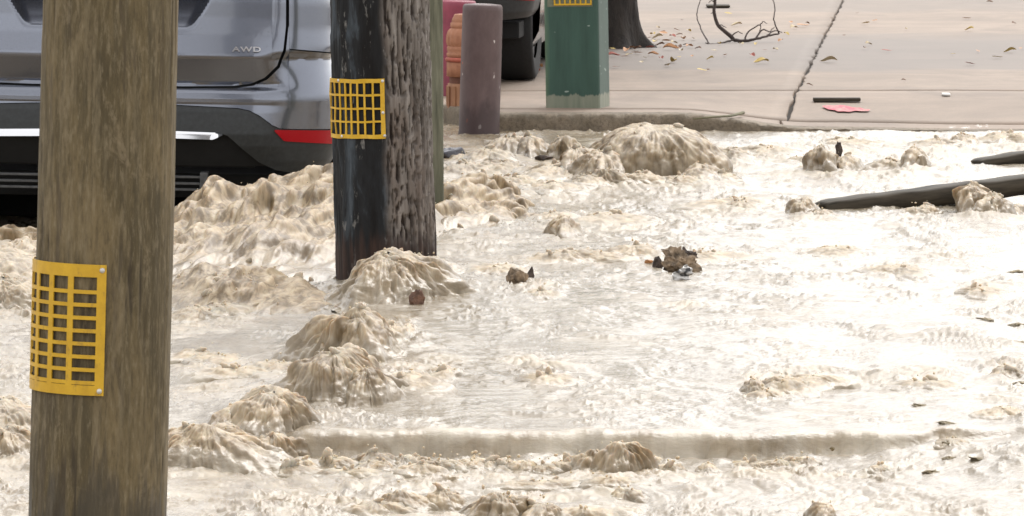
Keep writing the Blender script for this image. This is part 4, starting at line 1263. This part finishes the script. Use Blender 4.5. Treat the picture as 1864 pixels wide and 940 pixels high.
# torn wrapper: crumpled sheet
def crumple(name, label, cat, px, py, wpx, hpx, mats, seed, lean=0.6, rotz=0.3, ang=0.5):
    c = gr(px, py, on_water(px, py)); sc = FPX / c.y
    n, m = 14, 9
    rg = random.Random(seed)
    ph = [rg.uniform(0, 6) for _ in range(8)]
    P = np.zeros((m, n, 3))
    for j in range(m):
        for i in range(n):
            a, b = i / (n - 1) - 0.5, j / (m - 1) - 0.5
            k = 0.16 * math.sin(a * 9 + ph[0]) * math.cos(b * 7 + ph[1]) + 0.10 * math.sin(a * 17 + b * 11 + ph[2])
            P[j, i] = (a * (1 - 0.35 * abs(b)), k, b * (1 - 0.4 * abs(a)))
    P[..., 0] *= wpx / sc; P[..., 2] *= hpx / sc; P[..., 1] *= wpx / sc
    ca, sa = math.cos(ang), math.sin(ang)
    x, z_ = P[..., 0].copy(), P[..., 2].copy()
    P[..., 0], P[..., 2] = x * ca - z_ * sa, x * sa + z_ * ca
    P[..., 1] += P[..., 2] * lean
    o = grid_mesh(name, P, mats, None, False)
    md = o.modifiers.new('thick', 'SOLIDIFY'); md.thickness = 0.003
    o.location = c + Vector((0, 0, hpx * 0.4 / sc)); o.rotation_euler = (0, 0, rotz)
    return tag(o, label, cat)
t = NT('torn_wrapper')
f = t.noise((1, 1, 1), 26, 3, 0.5)
t.col(t.ramp(f, [(0.40, (0.02, 0.018, 0.018)), (0.47, (0.36, 0.34, 0.32)), (0.6, (0.60, 0.58, 0.55))])).set(Roughness=0.4)
crumple('torn_wrapper', 'torn black and white scrap caught under the large debris clump', 'litter', 1243, 509, 44, 22, t.m, 4)
rockw('stub', 'small black stub poking out of a splash near the far kerb', 'debris', 1527, 285, 14, 20, m_rub3, 22, rough=0.9).location.z += 0.02
rockw('slab_end', 'grey slab end jutting from the water behind the slim post', 'debris', 826, 292, 56, 26, plain('grey_slab', (0.10, 0.10, 0.115), 0.5), 25, rot=0.45)
rockw('floating_stick', 'short dark stick floating left of the great boil', 'stick', 990, 291, 34, 9, m_rub3, 26)

m_fleck = plain('dark_fleck', (0.19, 0.15, 0.085), 0.8, var=0.6, sc=50)  # thin olive-brown flecks set at the water surface
FLECKS = [(1660, 491, 34), (1841, 497, 46), (1795, 582, 40), (1851, 592, 50), (1841, 625, 56), (1857, 698, 40), (1676, 739, 36), (1836, 755, 62), (1727, 772, 50), (1727, 806, 40), (1515, 816, 10), (1727, 834, 36), (1789, 836, 56), (1851, 841, 50), (1691, 859, 36)]
FO = ['topmost', 'second from top', 'third from top', 'fourth from top', 'fifth from top', 'sixth from top', 'seventh from top', 'eighth from top', 'ninth from top', 'tenth from top', 'eleventh from top', 'twelfth from top', 'thirteenth from top', 'fourteenth from top', 'lowest']
for k_, (px, py, w_) in enumerate(FLECKS):
    o = rockw('flotsam', FO[k_] + ' of the thin dark scraps floating near the right edge', 'debris', px, py, w_ * 0.95, 6, m_fleck, 60 + k_, dscale=0.9, rough=1.2, rot=rnd.uniform(-0.15, 0.15))
    o['group'] = 'dark flecks on the water at the right'
    o.location.z -= 0.004

# timbers across the flood on the right
t = NT('wet_timber')
g1 = t.noise((0.12, 1, 1), 26, 5, 0.65)
t.col(t.ramp(g1, [(0.35, (0.014, 0.011, 0.007)), (0.65, (0.075, 0.06, 0.042))])).set(Roughness=0.75, Specular_IOR_Level=0.25).bump(g1, 0.5, 0.006)
m_wet = t.m
def beam(name, label, p0, p1, hgt, dep, sag=0.0, mat=m_wet):
    p0, p1 = Vector(p0), Vector(p1)
    L = (p1 - p0).length
    n = 40
    prof = [(-0.5, -0.5), (-0.5, 0.38), (-0.42, 0.5), (0.42, 0.5), (0.5, 0.38), (0.5, -0.5)]
    P = np.zeros((n, len(prof), 3))
    for i in range(n):
        x = L * i / (n - 1)
        e = min(1, 0.7 + 9 * i / n)
        for j, (a, b) in enumerate(prof):
            P[i, j] = (x + 0.012 * math.sin(j * 2.1) * (i == 0), a * dep + 0.004 * math.sin(x * 23 + j), b * hgt * e + 0.0012 * math.sin(x * 17 + j * 1.7) + 0.001 * math.sin(x * 41))
    ends = P.copy()
    c0 = P[:1].mean(1, keepdims=True).repeat(len(prof), 1); c1 = P[-1:].mean(1, keepdims=True).repeat(len(prof), 1)
    o = grid_mesh(name, np.concatenate([c0, P, c1], 0), mat, None, False, wrap=True)
    o.location = p0
    d = p1 - p0
    o.rotation_euler = (0, -math.atan2(d.z, math.hypot(d.x, d.y)), math.atan2(d.y, d.x))
    return tag(o, label, 'timber')
a0 = at(1492, 383, 452); a1 = at(1960, 324, 448)
beam('timber_beam', 'long dark timber slanting out of the flood at the right edge, water heaped against it', a0, a1, 0.072, 0.16)
a0 = at(1776, 303, 408); a1 = at(1990, 268, 405)
beam('timber_beam', 'shorter dark timber behind the long one at the right edge', a0, a1, 0.06, 0.12)

# ---- on the footpath
g = fz(1480, 186); g2_ = fz(1566, 186)
bm = bmesh.new(); add_box(bm, 0, (g2_ - g).length, -0.035, 0.035, 0.004, 0.022, 0.004)
o = bm_obj('wood_strip', bm, m_wet); o.location = g
tag(o, 'flat dark strip of wood lying above the red paint mark', 'wood')
V, F = tube([fz(1262, 221.5) + Vector((0, 0, 0.012)), fz(1300, 219) + Vector((0, 0, 0.016)), fz(1330, 216.5) + Vector((0, 0, 0.014)), fz(1353, 213) + Vector((0, 0, 0.02))], [0.003, 0.005, 0.006, 0.009], 7)
o = mesh('stick', V, F, plain('mossy_stick', (0.12, 0.11, 0.06), 0.9), None, True)
tag(o, 'thin mossy stick lying along the lip of the kerb', 'stick')
g = fz(1722, 175)
bm = bmesh.new(); add_box(bm, -0.02, 0.02, -0.05, 0.05, 0.004, 0.014, 0.004)
o = bm_obj('paper_scrap', bm, plain('white_paper', (0.8, 0.78, 0.75), 0.7)); o.location = g
tag(o, 'tiny white scrap of paper on the footpath at right', 'litter')
g = fz(1286, 14); g2_ = fz(1330, 14)
bm = bmesh.new(); add_box(bm, 0, 0.16, -0.12, 0.12, 0.004, 0.02, 0.004)
o = bm_obj('wood_strip', bm, m_wet); o.location = g
tag(o, 'dark flat scrap of wood behind the bare branch at the top', 'wood')

# fallen bare branch
m_twig = plain('twig_bark', (0.055, 0.038, 0.032), 0.85, sc=40)
gb = fz(1330, 78)
sb = FPX / gb.y
br_root = thing('fallen_branch', 'bare dark twiggy branch lying on the footpath behind the leaves', 'branch', gb)
def bp(px, py, dy=0.0): return Vector(((px - 1330) / sb, dy, (78 - py) / sb + 0.012))
paths = {
 'stem': ([(1302, -60, .1), (1300, -20, .1), (1302, 10, .08), (1300, 25, .06), (1306, 48, .03), (1318, 60, 0), (1330, 70, 0), (1335, 76, 0)], 0.010, 0.014),
 'twig': [
  ([(1335, 76, 0), (1355, 78, -.05), (1375, 74, -.05), (1395, 70, 0), (1418, 66, .05)], 0.012),
  ([(1335, 76, 0), (1315, 80, -.1), (1292, 82, -.2), (1282, 79, -.2)], 0.007),
  ([(1290, 82, -.2), (1278, 60, 0), (1270, 40, .1), (1272, 18, .15), (1284, -20, .2)], 0.005),
  ([(1418, 66, .05), (1410, 40, .1), (1412, 15, .15), (1402, -10, .2)], 0.005),
  ([(1355, 78, -.05), (1362, 62, 0), (1384, 50, .05), (1382, 66, 0)], 0.006),
  ([(1375, 74, -.05), (1388, 58, 0), (1400, 62, .05), (1410, 54, .1)], 0.006),
  ([(1395, 70, 0), (1412, 60, .05), (1424, 64, .05)], 0.005),
  ([(1306, 48, .03), (1314, 50, 0), (1322, 54, 0)], 0.004),
  ([(1302, 10, .08), (1296, 6, .08), (1290, 10, .08)], 0.004),
  ([(1300, 25, .06), (1294, 30, .05)], 0.004),
  ([(1330, 70, 0), (1342, 62, .02), (1352, 66, .04)], 0.005),
  ([(1384, 50, .05), (1390, 44, .05), (1398, 48, .1)], 0.004),
 ]}
def curve(pts, n=5):
    P = [Vector(p) for p in pts]; out = []
    for i in range(len(P) - 1):
        p0, p1, p2, p3 = P[max(0, i - 1)], P[i], P[i + 1], P[min(len(P) - 1, i + 2)]
        for k in range(n):
            u = k / n
            out.append(0.5 * ((2 * p1) + (p2 - p0) * u + (2 * p0 - 5 * p1 + 4 * p2 - p3) * u * u + (3 * p1 - p0 - 3 * p2 + p3) * u ** 3))
    return out + [P[-1]]
pts = curve([bp(*p) for p in paths['stem'][0]])
V, F = tube(pts, [0.008 + 0.006 * i / len(pts) for i in range(len(pts))], 7)
mesh('stem', V, F, m_twig, br_root, True)
for pl, r0 in paths['twig']:
    pts = curve([bp(*p) for p in pl])
    pts = [p + Vector((rnd.uniform(-1, 1), 0, rnd.uniform(-1, 1))) * 0.003 for p in pts]
    V, F = tube(pts, [r0 * (1 - 0.65 * i / len(pts)) for i in range(len(pts))], 6)
    mesh('twig', V, F, m_twig, br_root, True)

# fallen leaves
leaf_cols = {'yellow': (0.50, 0.36, 0.10), 'orange': (0.42, 0.20, 0.08), 'brown': (0.17, 0.085, 0.045), 'red': (0.36, 0.10, 0.07), 'pale': (0.52, 0.42, 0.26)}
leaf_m = {k: plain('leaf_' + k, v, 0.65, var=0.3, sc=30, bump=0) for k, v in leaf_cols.items()}
leaf_me = {}
for k in leaf_cols:
    for v_ in range(2):
        V, F = [], []
        n = 7
        for i in range(n):
            a = i / (n - 1)
            w_ = 0.30 * math.sin(math.pi * min(1, a * 0.97 + 0.03)) ** 0.8 * (1 - 0.3 * a)
            zc = 0.28 * (a - 0.5) ** 2 + (0.10 if v_ else 0.03) * math.sin(a * 5)
            V += [(a - 0.5, -w_, zc + w_ * (0.5 if v_ else 0.25)), (a - 0.5, 0, zc), (a - 0.5, w_, zc + w_ * (0.7 if v_ else 0.2))]
        for i in range(n - 1):
            for j in (0, 1): F.append((i * 3 + j, i * 3 + j + 1, i * 3 + j + 4, i * 3 + j + 3))
        me = bpy.data.meshes.new('leaf'); me.from_pydata(V, [], F); me.update(); me.materials.append(leaf_m[k])
        leaf_me[k, v_] = me
def leaf(px, py, wpx, colr, rot=None):
    g_ = fz(px, py)
    o = bpy.data.objects.new('fallen_leaf', leaf_me[colr, rnd.randrange(2)])
    col.objects.link(o)
    L = wpx / (FPX / g_.y) * 0.95
    o.scale = (L, L, L)
    o.location = g_ + Vector((0, 0, 0.012))
    o.rotation_euler = (rnd.uniform(-0.35, 0.35), rnd.uniform(-0.15, 0.15), rot if rot is not None else rnd.uniform(0, 6.28))
    near = 'by the black car' if px < 1000 else ('by the tree foot' if px < 1200 and py < 130 else ('left of or under the bare branch' if px < 1440 else 'on the open concrete at right'))
    return o, px, colr, near
LV = [(1180, 73, 26, 'orange'), (1188, 66, 18, 'yellow'), (1172, 82, 22, 'brown'), (1196, 72, 24, 'pale'), (1208, 64, 22, 'orange'), (1225, 70, 18, 'red'), (1236, 67, 14, 'brown'), (1222, 92, 34, 'orange'), (1236, 90, 22, 'brown'),
      (1198, 54, 12, 'yellow'), (1205, 62, 16, 'brown'), (1115, 93, 20, 'yellow'), (1140, 96, 26, 'orange'), (1118, 105, 26, 'red'), (1136, 107, 18, 'brown'), (1120, 126, 20, 'brown'), (1175, 109, 20, 'yellow'), (1190, 103, 24, 'orange'), (1168, 117, 14, 'pale'),
      (1225, 115, 26, 'yellow'), (1215, 123, 24, 'pale'), (1236, 108, 12, 'yellow'), (1260, 106, 12, 'orange'), (1292, 111, 18, 'yellow'), (1278, 132, 24, 'yellow'), (1289, 131, 12, 'orange'), (1248, 85, 22, 'brown'), (1262, 74, 22, 'pale'), (1310, 83, 14, 'yellow'),
      (1385, 117, 34, 'yellow'), (1370, 105, 18, 'red'), (1392, 95, 10, 'brown'), (1412, 94, 16, 'pale'), (1462, 50, 30, 'orange'), (1446, 54, 22, 'pale'), (1470, 46, 12, 'brown'), (1432, 66, 16, 'yellow'), (1340, 49, 24, 'pale'), (1508, 115, 34, 'pale'), (1474, 159, 14, 'brown'),
      (1592, 41, 16, 'orange'), (1576, 46, 26, 'yellow'), (1650, 56, 10, 'yellow'), (1560, 27, 8, 'brown'), (1614, 96, 22, 'red'), (1574, 91, 14, 'brown'), (1582, 84, 18, 'pale'), (1764, 57, 20, 'yellow'), (1760, 37, 18, 'orange'), (1846, 46, 12, 'brown'), (1816, 108, 24, 'yellow'),
      (1766, 120, 24, 'red'), (1735, 102, 12, 'yellow'), (1780, 97, 16, 'orange'), (1838, 97, 26, 'yellow'), (1858, 92, 12, 'orange'), (1645, 150, 10, 'brown'), (1802, 7, 14, 'brown'), (1536, 68, 8, 'brown'),
      (966, 105, 22, 'orange'), (975, 118, 24, 'brown'), (984, 125, 20, 'orange'), (968, 98, 18, 'yellow'), (980, 133, 18, 'red'), (972, 140, 14, 'orange'), (962, 112, 16, 'brown'), (984, 104, 16, 'brown'),
      (1160, 92, 20, 'brown'), (1150, 90, 16, 'orange'), (1242, 40, 8, 'brown'), (1255, 60, 14, 'yellow'), (1350, 84, 16, 'pale'), (1376, 84, 14, 'yellow'), (1326, 28, 16, 'yellow'), (1192, 80, 20, 'yellow'), (1200, 86, 22, 'brown'), (1214, 78, 20, 'orange'), (1228, 82, 18, 'pale'), (1146, 103, 20, 'yellow'), (1160, 100, 22, 'orange'), (1244, 74, 20, 'orange'), (1256, 88, 20, 'orange'), (1270, 92, 16, 'brown'), (1204, 110, 18, 'red'), (1240, 96, 18, 'pale'), (1184, 90, 22, 'red'), (1420, 78, 16, 'orange'), (1440, 44, 14, 'orange'), (1300, 96, 16, 'pale'), (1320, 104, 14, 'orange'), (1232, 58, 16, 'orange')]
made = [leaf(*a) for a in LV]
ORD = ['leftmost', 'second from left', 'third from left', 'fourth from left', 'fifth from left', 'sixth from left', 'seventh from left', 'eighth from left', 'ninth from left', 'tenth from left', 'eleventh from left', 'twelfth from left', 'thirteenth from left', 'fourteenth from left', 'fifteenth from left', 'sixteenth from left']
for key in sorted({(m[2], m[3]) for m in made}):
    lot = sorted([m for m in made if (m[2], m[3]) == key], key=lambda m: m[1])
    for i_, (o, px, colr, near) in enumerate(lot):
        if len(lot) == 1: lab = f'the one dry {colr} leaf lying {near}'
        elif i_ == len(lot) - 1: lab = f'rightmost of the dry {colr} leaves {near}'
        else: lab = f'{ORD[i_]} of the dry {colr} leaves {near}'
        tag(o, lab, 'leaf', f'{colr} fallen leaves {near}')
